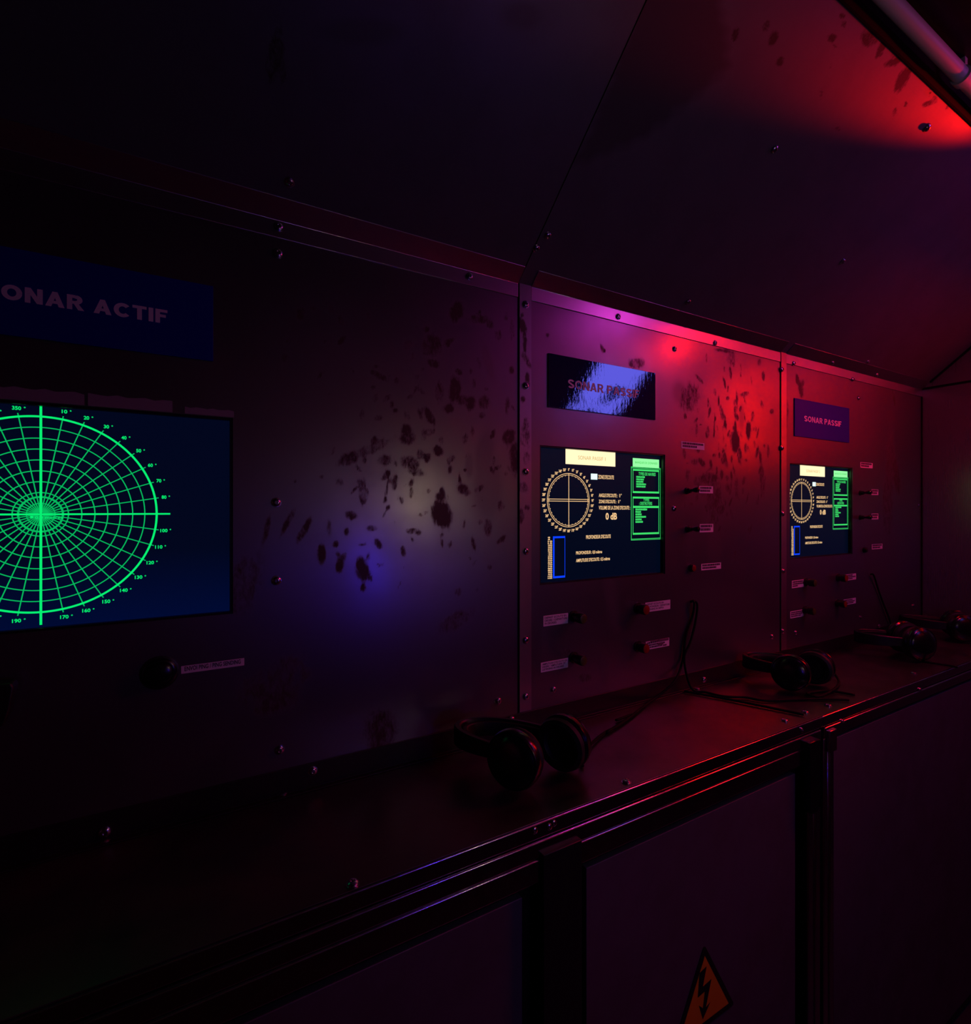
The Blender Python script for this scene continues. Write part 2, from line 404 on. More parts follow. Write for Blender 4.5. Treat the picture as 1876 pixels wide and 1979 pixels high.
# ------------------------------------------------------------------ smear map
# (column, row, half width, half height, tilt in degrees, strength) measured on the photo, turned into places on the sheet
def z8(x, y, rx, ry, a=0, s=1.0): return (480 + x / 3.091, 560 + y / 3.091, rx / 3.091, ry / 3.091, a, s)
def z6(x, y, rx, ry, a=0, s=1.0): return (1280 + x / 6.183, 800 + y / 6.183, rx / 6.183, ry / 6.183, a, s)
def z3(x, y, rx, ry, a=0, s=1.0): return (960 + x / 3.127, 400 + y / 3.127, rx / 3.127, ry / 3.127, a, s)
SM1 = [z8(*q) for q in [
    (1243, 130, 34, 58, 10, .9), (1375, 175, 62, 22, 0, .7), (1100, 330, 48, 58, 0, .75), (1190, 315, 22, 22, 0, .8), (1105, 440, 34, 20, 20, .8),
    (955, 330, 28, 28, 0, .45), (775, 510, 48, 17, 30, .75), (765, 460, 22, 12, 0, .5), (885, 545, 14, 20, 0, .6), (855, 685, 8, 20, 0, .7), (1140, 610, 26, 62, 0, .55),
    (1232, 600, 30, 70, 0, .95), (1270, 655, 40, 26, 30, .8), (1195, 710, 27, 24, 0, .9), (1325, 680, 30, 36, 0, .8), (1408, 675, 30, 36, 0, .7), (1347, 560, 11, 26, 0, .7),
    (1255, 490, 22, 14, 30, .8), (1327, 487, 9, 16, 0, .7), (1570, 480, 13, 22, 0, .75), (1490, 270, 20, 32, 0, .5), (1430, 430, 22, 90, -15, .4), (1083, 758, 19, 48, -25, .95),
    (945, 840, 28, 32, -30, .8), (950, 885, 42, 34, 0, .75), (1555, 880, 31, 40, 0, .95), (1550, 935, 4, 26, 0, .8), (1590, 1010, 26, 85, 0, .85), (1575, 240, 14, 60, 0, .5),
    (600, 1010, 62, 34, -28, .7), (740, 945, 120, 30, -24, .5), (820, 1020, 40, 30, 0, .6), (1130, 960, 22, 30, -40, .9), (1058, 1000, 28, 20, 40, .8), (965, 1035, 52, 34, 20, .65),
    (1000, 1085, 46, 26, 20, .6), (1155, 1225, 16, 36, 0, .75), (1155, 1340, 46, 66, -18, 1.1), (1290, 1197, 38, 26, 35, .7), (875, 1150, 16, 44, 10, .6), (688, 1210, 26, 74, 0, .55),
    (825, 1200, 8, 44, 5, .6), (610, 1348, 34, 22, 20, .75), (238, 1380, 16, 86, 27, .7), (110, 1430, 15, 86, 12, .65), (330, 1440, 19, 82, 30, .65), (485, 1430, 16, 46, 0, .5),
    (740, 1425, 32, 15, 0, .55), (437, 1580, 22, 48, 0, .95), (543, 1645, 19, 46, 10, .9), (570, 1595, 14, 26, 20, .6), (680, 1672, 32, 62, -12, 1.0), (686, 1780, 13, 22, 0, .9), (683, 1522, 24, 8, 0, .6),
    (1345, 1520, 11, 38, -12, .75), (1430, 1420, 20, 50, 0, .6), (1430, 1180, 70, 150, 0, .38), (1410, 980, 45, 120, 10, .42), (435, 1118, 12, 9, 0, .7), (545, 1150, 20, 24, 0, .5),
    (975, 1440, 30, 16, 0, .6), (1040, 1340, 34, 12, -20, .5), (1320, 1050, 20, 60, 0, .4), (1545, 690, 12, 48, 0, .55), (310, 140, 22, 38, 0, .7), (385, 110, 18, 14, 0, .6), (490, 115, 16, 20, 0, .6),
    (215, 410, 20, 24, 0, .55), (715, 160, 18, 20, 0, .45), (925, 1660, 7, 6, 0, .8), (1440, 1660, 10, 16, 0, .6), (1155, 1465, 14, 12, 0, .5)]]
SM1 += [(470, 1130, 30, 60, 20, .45), (520, 1340, 60, 40, 0, .55), (880, 1200, 34, 14, -32, .5), (735, 1415, 28, 38, 0, .62), (560, 1300, 40, 30, 0, .45), (860, 1400, 50, 22, -15, .35)]
rs = random.Random(11)
for k in range(150):      # scattered small finger marks around the measured ones
    u_, v_ = rs.gauss(830, 110), rs.gauss(880, 140)
    if 520 < u_ < 995 and 590 < v_ < 1150: SM1.append((u_, v_, rs.uniform(1.5, 6), rs.uniform(3, 11), rs.gauss(15, 30), rs.uniform(.45, .75)))
SM2 = [z6(*q) for q in [
    (870, 330, 40, 112, 0, 1.1), (868, 150, 14, 60, 0, .9), (1025, 190, 26, 92, 0, .95), (750, 125, 18, 50, -8, .95), (615, 230, 8, 48, 5, .85), (628, 55, 9, 26, 0, .9), (1105, 180, 26, 30, 0, .5),
    (560, 770, 110, 60, 0, .62), (430, 800, 60, 60, 0, .5), (470, 580, 26, 52, -32, .9), (385, 575, 40, 32, 0, .6), (580, 590, 14, 46, -12, .8), (650, 680, 10, 46, 0, .8), (620, 495, 20, 20, 0, .8), (680, 495, 12, 34, 0, .8),
    (740, 500, 20, 28, 0, .8), (825, 540, 10, 40, 0, .7), (755, 400, 10, 44, 0, .6), (670, 380, 10, 60, 0, .45), (1170, 520, 14, 80, -5, .8), (1190, 780, 28, 190, -3, .62), (1262, 440, 14, 80, 0, .6), (1215, 385, 14, 18, 0, .6),
    (880, 880, 24, 110, 0, .5), (620, 1050, 90, 260, 0, .62), (520, 940, 70, 60, 0, .5), (620, 1450, 70, 260, 0, .42), (340, 1075, 20, 20, 0, .5), (265, 1085, 12, 40, 0, .5), (455, 125, 10, 10, 0, .8), (410, 265, 14, 8, 0, .6), (355, 180, 16, 6, 0, .5),
    (300, 590, 12, 14, 0, .7), (325, 690, 12, 30, 0, .5), (300, 1740, 12, 40, 0, .5), (540, 1010, 50, 80, 0, .4)]]
SM2 += [z3(*q) for q in [
    (845, 945, 48, 30, 0, .5), (1165, 1150, 55, 80, 15, .55), (1100, 1120, 30, 50, 0, .4), (1380, 870, 60, 9, 10, .7), (1420, 910, 26, 44, 0, .5), (635, 855, 8, 22, -15, .7), (650, 870, 6, 12, 0, .7), (305, 775, 10, 14, 0, .5),
    (1375, 1060, 5, 34, -12, .8), (1395, 1100, 5, 22, 0, .8), (1450, 1170, 6, 60, 0, .7), (1275, 1180, 5, 26, 0, .8), (1340, 1165, 4, 34, 0, .8), (1315, 1310, 5, 60, 0, .7), (1235, 1315, 5, 5, 0, .7), (1500, 1130, 24, 14, -20, .6),
    (1170, 1160, 12, 12, 0, .8), (1610, 1020, 10, 30, 0, .6), (1480, 1270, 12, 60, 0, .4)]]
SM2 += [(1180, 1150, 9, 60, -8, .35), (1165, 1290, 8, 34, -8, .35), (1130, 1310, 12, 8, 0, .5), (1095, 1262, 12, 8, 10, .5), (1395, 1180, 60, 40, 0, .3), (1440, 1230, 40, 40, 0, .3), (1052, 1240, 6, 26, 0, .3)]
for k in range(110):
    u_, v_ = rs.gauss(1400, 45), rs.gauss(850, 110)
    if 1300 < u_ < 1500 and 680 < v_ < 1120: SM2.append((u_, v_, rs.uniform(1, 3.5), rs.uniform(3, 13), rs.gauss(0, 12), rs.uniform(.45, .75)))
SM3 = [(1541, 735, 3, 10, -10, .9), (1547, 752, 4, 14, -8, .9), (1551, 740, 3, 6, 0, .7), (1727, 770, 2, 14, -8, .7), (1720, 900, 8, 60, 0, .55), (1732, 920, 6, 34, -6, .7), (1715, 980, 10, 60, 0, .5), (1519, 800, 4, 30, 0, .5), (1512, 880, 5, 12, 0, .6),
       (1700, 1080, 30, 50, 0, .4), (1560, 1165, 40, 30, 0, .3)]
SMS = [z8(*q) for q in [(1635, 215, 18, 40, -20, 1.0), (1650, 310, 10, 70, 0, .9), (1660, 420, 16, 50, -30, .7), (1665, 540, 14, 40, 0, .8), (1638, 655, 14, 18, 0, .7), (1660, 800, 14, 40, 0, .6), (1650, 880, 30, 60, 0, .6),
       (1660, 1010, 18, 40, 0, .5), (1630, 1350, 18, 40, 0, .8), (1640, 1180, 30, 30, 0, .5), (1665, 1300, 16, 14, 30, .6), (1635, 150, 10, 14, 0, .5)]]

def dirt_field(P, spots, proj):
    """P (n,2) places on a sheet (metres); spots measured in pixels; proj turns a pixel into the sheet's own two coordinates"""
    d = np.zeros(len(P))
    for (u, v, ru, rv, a, s) in spots:
        c = proj(u, v)
        ex = (proj(u + 1, v) - proj(u - 1, v)) / 2; ez = (proj(u, v - 1) - proj(u, v + 1)) / 2
        ca, sa = math.cos(math.radians(a)), math.sin(math.radians(a))
        A1 = (ex * ca - ez * sa) * ru; A2 = (ex * sa + ez * ca) * rv
        Mx = np.linalg.inv(np.array([A1, A2]).T)
        q = (P - c) @ Mx.T
        r2 = (q ** 2).sum(1)
        d = np.maximum(d, s * np.exp(-np.maximum(r2 - .5, 0) * 1.3) * (r2 < 5))
    return d

def sheet(name, mat, x0, x1, z0, z1, hole, spots, proj, to3, parent, step=.0036, thick=.002, film_shade=(), label=None):
    """flat sheet with a cut-out, folded edge thickness and attributes for smears and painted shade"""
    def axis(a, b, h):
        ks = [a] + ([h[0], h[1]] if h else []) + [b]; out = []
        for p, q in zip(ks[:-1], ks[1:]):
            n = max(1, int(round((q - p) / step))); out += list(np.linspace(p, q, n + 1)[:-1])
        return np.array(out + [b])
    xs = axis(x0, x1, hole[:2] if hole else None); zs = axis(z0, z1, hole[2:] if hole else None)
    nx, nz = len(xs), len(zs)
    gx, gz = np.meshgrid(xs, zs, indexing='ij'); P = np.stack([gx.ravel(), gz.ravel()], 1)
    V = to3(P, 0.0)
    I = (np.arange(nx - 1)[:, None] * nz + np.arange(nz - 1)[None, :])
    Q = np.stack([I, I + nz, I + nz + 1, I + 1], -1)
    if hole:
        cx = (xs[:-1] + xs[1:]) / 2; cz = (zs[:-1] + zs[1:]) / 2
        keep = ~(((cx > hole[0]) & (cx < hole[1]))[:, None] & ((cz > hole[2]) & (cz < hole[3]))[None, :])
        Q = Q[keep]
    else: Q = Q.reshape(-1, 4)
    fm = np.zeros(len(P))
    lowspots = [q for q in spots if len(q) == 6 and q[5] < .45]
    for poly, st in film_shade:
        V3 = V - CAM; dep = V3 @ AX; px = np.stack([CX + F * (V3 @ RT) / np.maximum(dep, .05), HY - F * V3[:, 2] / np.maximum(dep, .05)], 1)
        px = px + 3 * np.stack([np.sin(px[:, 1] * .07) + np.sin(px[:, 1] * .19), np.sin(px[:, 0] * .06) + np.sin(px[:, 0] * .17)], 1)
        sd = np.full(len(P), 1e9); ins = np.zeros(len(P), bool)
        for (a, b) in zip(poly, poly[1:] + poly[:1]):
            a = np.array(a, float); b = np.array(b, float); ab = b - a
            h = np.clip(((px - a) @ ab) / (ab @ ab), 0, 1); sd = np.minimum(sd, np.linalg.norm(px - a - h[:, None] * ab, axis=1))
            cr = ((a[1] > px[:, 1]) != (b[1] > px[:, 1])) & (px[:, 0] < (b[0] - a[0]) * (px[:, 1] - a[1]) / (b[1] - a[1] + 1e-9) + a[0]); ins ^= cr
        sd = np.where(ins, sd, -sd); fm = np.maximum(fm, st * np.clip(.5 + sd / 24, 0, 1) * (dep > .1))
    if lowspots: fm = np.maximum(fm, dirt_field(P, [(u, v, ru * 1.3, rv * 1.3, a, s * .8) for (u, v, ru, rv, a, s) in lowspots], proj))
    d = dirt_field(P, [(q[0], q[1], q[2] * 1.15, q[3] * 1.15, q[4], q[5] * 1.05) for q in spots if q[5] >= .45], proj)
    faces = [tuple(q) for q in Q.tolist()]
    verts = V.tolist(); dirt = d.tolist()
    def rim(loop, inward):
        b = len(verts); fr = to3(np.array(loop), 0.0).tolist(); bk = to3(np.array(loop), thick).tolist()
        verts.extend(fr + bk); dirt.extend([0] * (2 * len(loop))); n = len(loop)
        for k in range(n): faces.append((b + k, b + n + k, b + n + (k + 1) % n, b + (k + 1) % n) if not inward else (b + k, b + (k + 1) % n, b + n + (k + 1) % n, b + n + k))
    rim([(x0, z0), (x1, z0), (x1, z1), (x0, z1)], False)
    if hole: rim([(hole[0], hole[2]), (hole[1], hole[2]), (hole[1], hole[3]), (hole[0], hole[3])], True)
    # back skin
    b = len(verts); bk = to3(np.array([(x0, z0), (x1, z0), (x1, z1), (x0, z1)]), thick).tolist()
    if not hole: verts.extend(bk); dirt.extend([0] * 4); faces.append((b, b + 3, b + 2, b + 1))
    off = woff(parent)
    me = bpy.data.meshes.new(name); me.from_pydata((np.array(verts) - off).tolist(), [], faces)
    at = me.attributes.new('dirt', 'FLOAT', 'POINT'); at.data.foreach_set('value', dirt)
    at = me.attributes.new('film_shade', 'FLOAT', 'POINT'); at.data.foreach_set('value', fm.tolist() + [0.0] * (len(verts) - len(fm)))
    me.materials.append(mat); me.update()
    o = bpy.data.objects.new(name, me); COL.objects.link(o); o.parent = parent
    if label: o['label'] = label
    return o

# ================================================================== THE SETTING
floor = MB().box(X_ROOM, X_END, Y_B, 0.06, -.05, 0).build('floor', M_FLOOR); tag(floor, 'dark vinyl floor between the consoles', kind='structure')

wall_to3 = lambda P, t: np.stack([P[:, 0], np.full(len(P), t), P[:, 1]], 1)
wall_proj = lambda u, v: on_y(u, v)[[0, 2]]
wall = thing('wall_front', 'stained steel console wall carrying three sonar screens', None, (0, 0, 0), kind='structure')
MB().box(X_ROOM, X_END, .06, .10, 0, Z_T).build('backing', M_BLACK, wall)
# screen openings
def rect_from(u0, u1, vtl, vbl, y=0.0):
    a = on_y(u0, vtl, y); b = on_y(u0, vbl, y); c = on_y(u1, vtl, y); return (a[0], c[0], b[2], a[2])
z_top1 = on_y(448, 808)[2]; z_bot1 = on_y(448, 1186)[2]
S1 = (-0.316, on_y(450, 900)[0], z_bot1, z_top1)
S2 = rect_from(1043, 1285, 860, 1131)
S3 = rect_from(1526, 1647, 894.5, 1081)
g = .0015
panels = []
for (a, b, hole, sm) in ((X_L, X_S1, S1, SM1), (X_S1, X_S2, S2, SM2), (X_S2, X_END, S3, SM3)):
    panels.append(sheet('wall_panel', M_WALL, a + g, b - g, Z_C + .002, Z_T, hole, sm, wall_proj, wall_to3, wall))
p = MB().box(X_ROOM, X_L - g, 0, .003, Z_C + .002, Z_T).build('wall_panel', M_WALL, wall)
def wb(i, pts, s=1.0):
    for (u, v) in pts:
        q = on_y(u, v); o = bolt(q, NY, panels[i], s)
wb(0, [(537, 490), (533.5, 971), (534, 1122), (540, 1449), (962, 1355)], 1.15)
wb(1, [(1303, 674.5), (1302, 982.5), (1069, 1333), (1491, 1230.5)], 1.1)
wb(2, [(1658, 769.5), (1537, 1223), (1662, 1193.5), (1774, 977), (1764, 1171)], 1.1)

# vertical cover strips beside the joints
strip_w = on_y(1025, 700)[0] - X_S1
def strip(name, x0, x1, bolts, sm, label):
    t = thing(name, label, None, (x0, 0, Z_C), kind='structure')
    s = sheet('strip', M_STRIP, x0, x1, Z_C + .045, Z_T - .0005, None, sm, lambda u, v: on_y(u, v, -.003)[[0, 2]], lambda P, tt: np.stack([P[:, 0], np.full(len(P), -.003 + tt), P[:, 1]], 1), t, thick=.003)
    for (u, v) in bolts:
        q = on_y(u, v, -.003); q[0] = (x0 + x1) / 2 if name == 'trim_3' else q[0]; bolt(q, NY, s, 1.15)
    return t
strip('trim_3', X_S1 + .002, X_S1 + strip_w, [(1014, 588), (1012, 745), (1013, 911), (1015, 1065), (1015, 1237), (1015, 1346)], SMS, 'steel cover strip with bolts beside the first passive sonar screen')
strip('trim_4', X_S2 + .002, X_S2 + strip_w * .92, [(1510, 714.5), (1510, 866), (1512, 993), (1512.5, 1104), (1512, 1220)], [], 'steel cover strip with bolts beside the far passive sonar screen')

# folded trim along the foot of the sloping ceiling: one leg on the wall, one on the slope
LEG_W, LEG_C = .0302, .0365
def top_trim(name, a, b, label, wbolts, cbolts):
    t = thing(name, label, None, (a, 0, Z_T), kind='structure'); m = MB()
    th = .0022; e = 0
    y1, z1 = SL_T[1] * LEG_C, Z_T + SL_T[2] * LEG_C
    prof = [(e, Z_T - LEG_W), (-th, Z_T - LEG_W), (-th, Z_T - th * .9), (y1 + SL_N[1] * th, z1 + SL_N[2] * th), (y1, z1), (0, Z_T)]
    m.prism(prof, 0, a, b)
    o = m.build('angle_strip', M_TRIM, t, auto=True, bevel=.0007, seg=2)
    for (u, v) in wbolts: bolt(on_y(u, v, -th), NY, o, 1.1)
    for (u, v) in cbolts: bolt(on_slope(u, v, th), SL_N, o, 1.1)
top_trim('trim_1', X_ROOM, X_S1 - .001, 'folded steel angle strip above the active sonar screen', [(538, 438.5), (907, 534.5)], [])
top_trim('trim_2', X_S1 + strip_w + .001, X_S2 - .001, 'folded steel angle strip above the first passive sonar screen', [(1194, 612), (1381, 663)], [])
top_trim('trim_5', X_S2 + strip_w * .92 + .001, X_END, 'folded steel angle strip above the far passive sonar screen', [(1533, 702.5), (1647, 733)], [(1607, 701), (1692, 724)])
# angle strip along the counter
t = thing('trim_6', 'dark angle strip where the wall meets the counter', None, (X_ROOM, 0, Z_C), kind='structure')
o = MB().prism([(0, Z_C), (0, Z_C + .043), (-.0025, Z_C + .043), (-.0025, Z_C + .0025), (-.012, Z_C + .0025), (-.012, Z_C)], 0, X_ROOM, X_END).build('angle_strip', steel('dark_angle_strip', col=(.07, .06, .07), rough=.42, dirt=False, grime=.6), t, auto=True, bevel=.0006)
for (u, v) in [(203, 1607), (604, 1489.5), (988, 1391), (1360, 1313.5), (1698, 1210)]: bolt(on_y(u, v, -.0025), NY, o, 1.15)

# sloping ceiling of two long sheets
ceil = thing('ceiling', 'sloping steel ceiling sheets above the console wall', None, (0, 0, Z_T), kind='structure')
Lc = math.hypot(Y_K, Z_K - Z_T)
def slope_to3(P, t):
    return np.stack([P[:, 0], SL_T[1] * P[:, 1] - SL_N[1] * t, Z_T + SL_T[2] * P[:, 1] - SL_N[2] * t], 1)
def slope_proj(u, v):
    p = on_slope(u, v); return np.array([p[0], (p[2] - Z_T) / SL_T[2]])
def zc(x, y, rx, ry, a=0, s=1.0): return (1400 + x / 3.94, y / 3.94, rx / 3.94, ry / 3.94, a, s)
SC2 = [zc(*q) for q in [(85, 265, 22, 50, 15, .9), (315, 200, 22, 40, 15, .7), (370, 290, 26, 50, 25, .8), (420, 475, 22, 34, 30, 1.0), (815, 290, 30, 26, 0, .8), (838, 350, 12, 22, 0, .8), (890, 120, 22, 20, 0, .8), (905, 185, 18, 22, 0, .7),
      (805, 500, 10, 18, 0, .6), (735, 715, 9, 34, 0, .7), (1100, 290, 60, 60, 30, .7), (1190, 370, 24, 70, 20, .9), (1290, 470, 70, 24, -25, .8), (1300, 450, 30, 50, 0, .6), (1350, 610, 32, 80, 28, 1.1), (1400, 540, 18, 40, 40, .9), (1565, 690, 5, 40, 5, .9),
      (1545, 790, 36, 18, -20, .8), (1380, 790, 10, 22, 10, .8), (1295, 850, 16, 30, 20, .7), (1600, 760, 20, 30, 0, .5), (860, 980, 20, 16, 0, .6), (1700, 810, 10, 24, 30, .7)]]
SHADE2 = [([(1250, -40), (1388, -40), (1412, 130), (1285, 240), (1180, 300), (1105, 320), (1165, 190)], .6)]  # shaded patch on the slope, painted in as darker colour
SC1 = [(530, 110, 14, 50, 10, .6), (1010, 30, 30, 20, 0, .3), (545, 140, 8, 24, 0, .5), (700, 60, 60, 20, 0, .3)]
cps = []
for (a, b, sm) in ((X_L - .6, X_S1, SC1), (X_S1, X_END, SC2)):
    cps.append(sheet('ceiling_panel', M_CEIL, a + .0012, b - .0012, .0, Lc, None, sm, slope_proj, slope_to3, ceil, step=.004, film_shade=SHADE2 if sm is SC2 else ()))
for i, (u, v) in ((0, (559.5, 352)), (0, (1036, 479.5)), (1, (1058, 455)), (1, (1329, 583.5)), (1, (1496, 288)), (1, (1791, 247)), (1, (1676, 699.5)), (1, (1628, 505))):
    bolt(on_slope(u, v), SL_N, cps[i], 1.15)
MB().prism([(0, Z_T + .02), (Y_K, Z_K + .02), (Y_K, Z_FLAT), (Y_K, Z_FLAT + .05), (.1, Z_FLAT + .05), (.1, Z_T + .02)], 0, X_ROOM, X_END).build('void_filler', M_BLACK, ceil, auto=True)
MB().box(X_ROOM, X_END, Y_B - Y_K, Y_K, Z_FLAT, Z_FLAT + .05).build('flat_ceiling', steel('flat_ceiling_steel', col=(.10, .09, .10), rough=.5, dirt=False, grime=.6), ceil)
t = MB().box(X_ROOM, X_END, Y_K - .004, Y_K, Z_K - .004, Z_FLAT).build('trim_7', M_RUBBER); tag(t, 'black rubber edge strip at the top of the sloping ceiling', kind='structure')
# opposite slope
b_ = MB(); yk2 = Y_B - Y_K
b_.prism([(Y_B, Z_T), (yk2, Z_K), (yk2, Z_FLAT + .05), (Y_B - .1, Z_FLAT + .05), (Y_B - .1, Z_T)], 0, X_ROOM, X_END)
b_.build('slope_opposite', M_BACK, ceil, auto=True)

we = thing('wall_right', 'plain grey steel end wall beyond the far sonar screen', None, (X_END, 0, 0), kind='structure')
MB().box(X_END, X_END + .04, Y_B, .1, 0, Z_FLAT).build('end_sheet', steel('steel_end_wall', col=(.34, .33, .36), rough=.28, aniso=.2, dirt=False, grime=.15, tangent=(0, 1, 0), metal=.8), we)
wl = MB().box(X_ROOM - .04, X_ROOM, Y_B, .1, 0, Z_FLAT).build('wall_left', M_BACK); tag(wl, 'plain steel wall at the near end of the room', kind='structure')
wbk = MB().box(X_ROOM, X_END, Y_B - .04, Y_B, 0, Z_T).build('wall_back', M_BACK); tag(wbk, 'steel wall opposite the console', kind='structure')
# corner joint
t = MB().box(X_END - .004, X_END, -.004, 0, Z_C + .043, Z_T - .03).build('trim_8', M_RUBBER); tag(t, 'black sealing strip in the corner with the end wall', kind='structure')
mm = MB()
a = slope_to3(np.array([[X_END - .004, .035]]), -.003)[0]; b = slope_to3(np.array([[X_END - .004, Lc]]), -.003)[0]
mm.tube([a, b], .004, 6); t = mm.build('trim_9', M_RUBBER); tag(t, 'black sealing strip between ceiling and end wall', kind='structure')
yT = on_x(1876, 719, X_END)
mm = MB().box(X_END - .003, X_END, -.9, -.004, Z_T - .004, Z_T + .004); t = mm.build('trim_10', M_RUBBER); tag(t, 'dark horizontal joint across the end wall', kind='structure')

# ================================================================== COUNTER AND BASE CABINETS
X_G0, X_G1 = 1.2445, 1.260       # gap between the two cabinet units
ct = thing('counter', 'long dark steel counter sheet under the sonar screens', 'counter', (0, Y_F, Z_C))
MB().box(X_ROOM, X_END - .001, Y_F, -.0002, Z_C - .002, Z_C).build('counter_sheet', M_COUNTER, ct, bevel=.0006)
for (u, v) in [(203, 1627), (546, 1537), (932, 1433), (681, 1709), (1210, 1512), (1516, 1393), (1600, 1364), (1765, 1302), (1347, 1332.5), (1481, 1264), (1556, 1377), (1698, 1223)]:
    bolt(on_z(u, v, Z_C), (0, 0, 1), ct, 1.2)

def post_prof(x0, x1, yf, dp=.03, gw=.010, gd=.006):
    xm = (x0 + x1) / 2
    return [(x0, yf), (xm - gw / 2, yf), (xm - gw / 2, yf + gd), (xm + gw / 2, yf + gd), (xm + gw / 2, yf), (x1, yf), (x1, yf + dp), (x0, yf + dp)]
R1, R2, R3 = Z_C - .0022, Z_C - .0293, Z_C - .0566
cabA = thing('base_cabinet', 'dark metal base cabinet with the electrical warning sign on its door', 'cabinet', (.2, Y_F, 0))
MB().box(X_ROOM, X_G0 + .008, Y_F - .0012, Y_F + .03, R1 - .0255, R1).build('edge_rail', M_RAIL, cabA, bevel=.0032, seg=4)
MB().box(X_ROOM, X_G0, Y_F - .0030, Y_F + .03, R2 - .0262, R2).build('top_rail', M_RAIL, cabA, bevel=.0032, seg=4)
MB().box(X_ROOM, X_G0 - .048, Y_F - .0024, Y_F + .03, R3 - .036, R3).build('lower_rail', M_RAIL, cabA, bevel=.0032, seg=4)
MB().prism(post_prof(1.196, X_G0, Y_F), 2, 0.02, R2 - .0265).build('post', M_RAIL, cabA, auto=True, bevel=.0018, seg=2)
MB().box(.462, .536, Y_F - .010, Y_F + .03, .02, CAM[2] - .5164).build('centre_post', M_BLACK, cabA, bevel=.001)
MB().box(X_ROOM, X_G0, Y_F + .03, -.02, .02, .05).build('plinth', M_BLACK, cabA)
MB().box(X_ROOM, X_G0 - .02, Y_F + .05, -.01, .05, Z_C - .03).build('carcass', M_BLACK, cabA)
def door(x0, x1, zt, cab, fr=.045):
    d = MB().box(x0 - fr * .5, x1 + fr * .5, Y_F + .016, Y_F + .03, .05, zt + .048).build('door_frame', M_BLACK, cab)
    MB().box(x0, x1, Y_F + .004, Y_F + .016, .08, zt).build('door_panel', M_DOOR, d if False else cab, bevel=.001)
door(-.55, .433, CAM[2] - .577, cabA)
door(.557, 1.151, CAM[2] - .577, cabA)
# latch on the post: long black pull with a rounded lower end
lt = MB(); x0, x1 = on_y(1563, 1500, Y_F - .012)[0], on_y(1583, 1500, Y_F - .012)[0]; zt = on_y(1573, 1432, Y_F - .012)[2]; zb = on_y(1573, 1572, Y_F - .012)[2]
poly = [(x0, zt), (x0, zb + .012)] + [((x0 + x1) / 2 - (x1 - x0) / 2 * math.cos(a), zb + .012 - .012 * math.sin(a)) for a in np.linspace(.3, PI - .3, 7)] + [(x1, zb + .012), (x1, zt)]
lt.prism(poly, 1, Y_F - .014, Y_F); lt.build('latch', M_BLACKG, cabA, auto=True, bevel=.002, seg=3)
for (u, v) in [(1032, 1604), (1060, 1597), (1069, 1590)]:
    bolt(on_y(u, v, Y_F), NY, cabA, .9)
bolt(on_y(1548, 1411, Y_F - .0012), NY, cabA, .9)

cabB = thing('base_cabinet', 'dark metal base cabinet with a bare stained panel beside the end wall', 'cabinet', (1.9, Y_F, 0))
MB().box(X_G0 + .0095, X_END - .002, Y_F - .0012, Y_F + .03, R1 - .0255, R1).build('edge_rail', M_RAIL, cabB, bevel=.0032, seg=4)
MB().box(X_G1, X_END - .002, Y_F - .0030, Y_F + .03, R2 - .0262, R2).build('top_rail', M_RAIL, cabB, bevel=.0032, seg=4)
MB().prism(post_prof(X_G1, 1.303, Y_F), 2, 0.02, R2 - .0265).build('post', M_RAIL, cabB, auto=True, bevel=.0018, seg=2)
MB().box(X_G1, X_END - .002, Y_F + .05, -.01, .05, Z_C - .03).build('carcass', M_BLACK, cabB)
MB().box(1.303, X_END - .002, Y_F + .008, Y_F + .03, .02, CAM[2] - .525).build('door_frame', M_BLACK, cabB)
MB().box(1.306, X_END - .004, Y_F + .002, Y_F + .012, .05, CAM[2] - .535).build('door_panel', M_DOOR, cabB, bevel=.001)
mm = MB(); q = on_y(1607, 1425, Y_F - .004); mm.box(q[0] - .014, q[0] + .016, Y_F - .008, Y_F, q[2] - .032, q[2] + .018); mm.build('corner_bracket', M_BOLT, cabB, bevel=.002, seg=3)
for (u, v) in [(1627, 1395), (1777, 1333)]: bolt(on_y(u, v, Y_F - .002), NY, cabB, .9)

# warning triangle
yw = Y_F + .004; ap = on_y(1360, 1823, yw); rc = on_y(1417, 1934, yw)
hh = ap[2] - rc[2]; hw = hh * .577
wt = thing('warning_sign', 'yellow triangular high voltage warning sign on the cabinet door', 'sign', (ap[0], yw, rc[2]))
def rtri(c, h, rad, y0, y1, mat, nm):
    w = h * .577; pts = []
    cs = [(c[0], c[1] + h), (c[0] + w, c[1]), (c[0] - w, c[1])]
    for i, (px, pz) in enumerate(cs):
        a0 = [PI / 2 + PI / 3, PI / 6 , -PI * 5 / 6 + PI * 1/3][i]
        inn = np.array([c[0] - px, c[1] + h / 3 - pz]); inn = inn / np.linalg.norm(inn) * rad * 2; ctr = np.array([px, pz]) + inn
        base = math.atan2(-inn[1], -inn[0])
        for k in range(5):
            a = base + PI / 3 - k * (2 * PI / 3) / 4
            pts.append((ctr[0] + rad * math.cos(a), ctr[1] + rad * math.sin(a)))
    MB().prism(pts, 1, y0, y1).build(nm, mat, wt, auto=True)
rtri((ap[0], rc[2] - .006), hh + .004, .004, yw - .0016, yw, M_BLACK, 'border')
k = .80; rtri((ap[0], rc[2] - .006 + hh * .075), hh * .815, .0004, yw - .0022, yw - .0016, M_YELLOW, 'yellow_field')
def wpx(x, y):
    q = on_y(1260 + x / 8.527, 1780 + y / 8.527, yw - .0028); return (q[0], q[2])
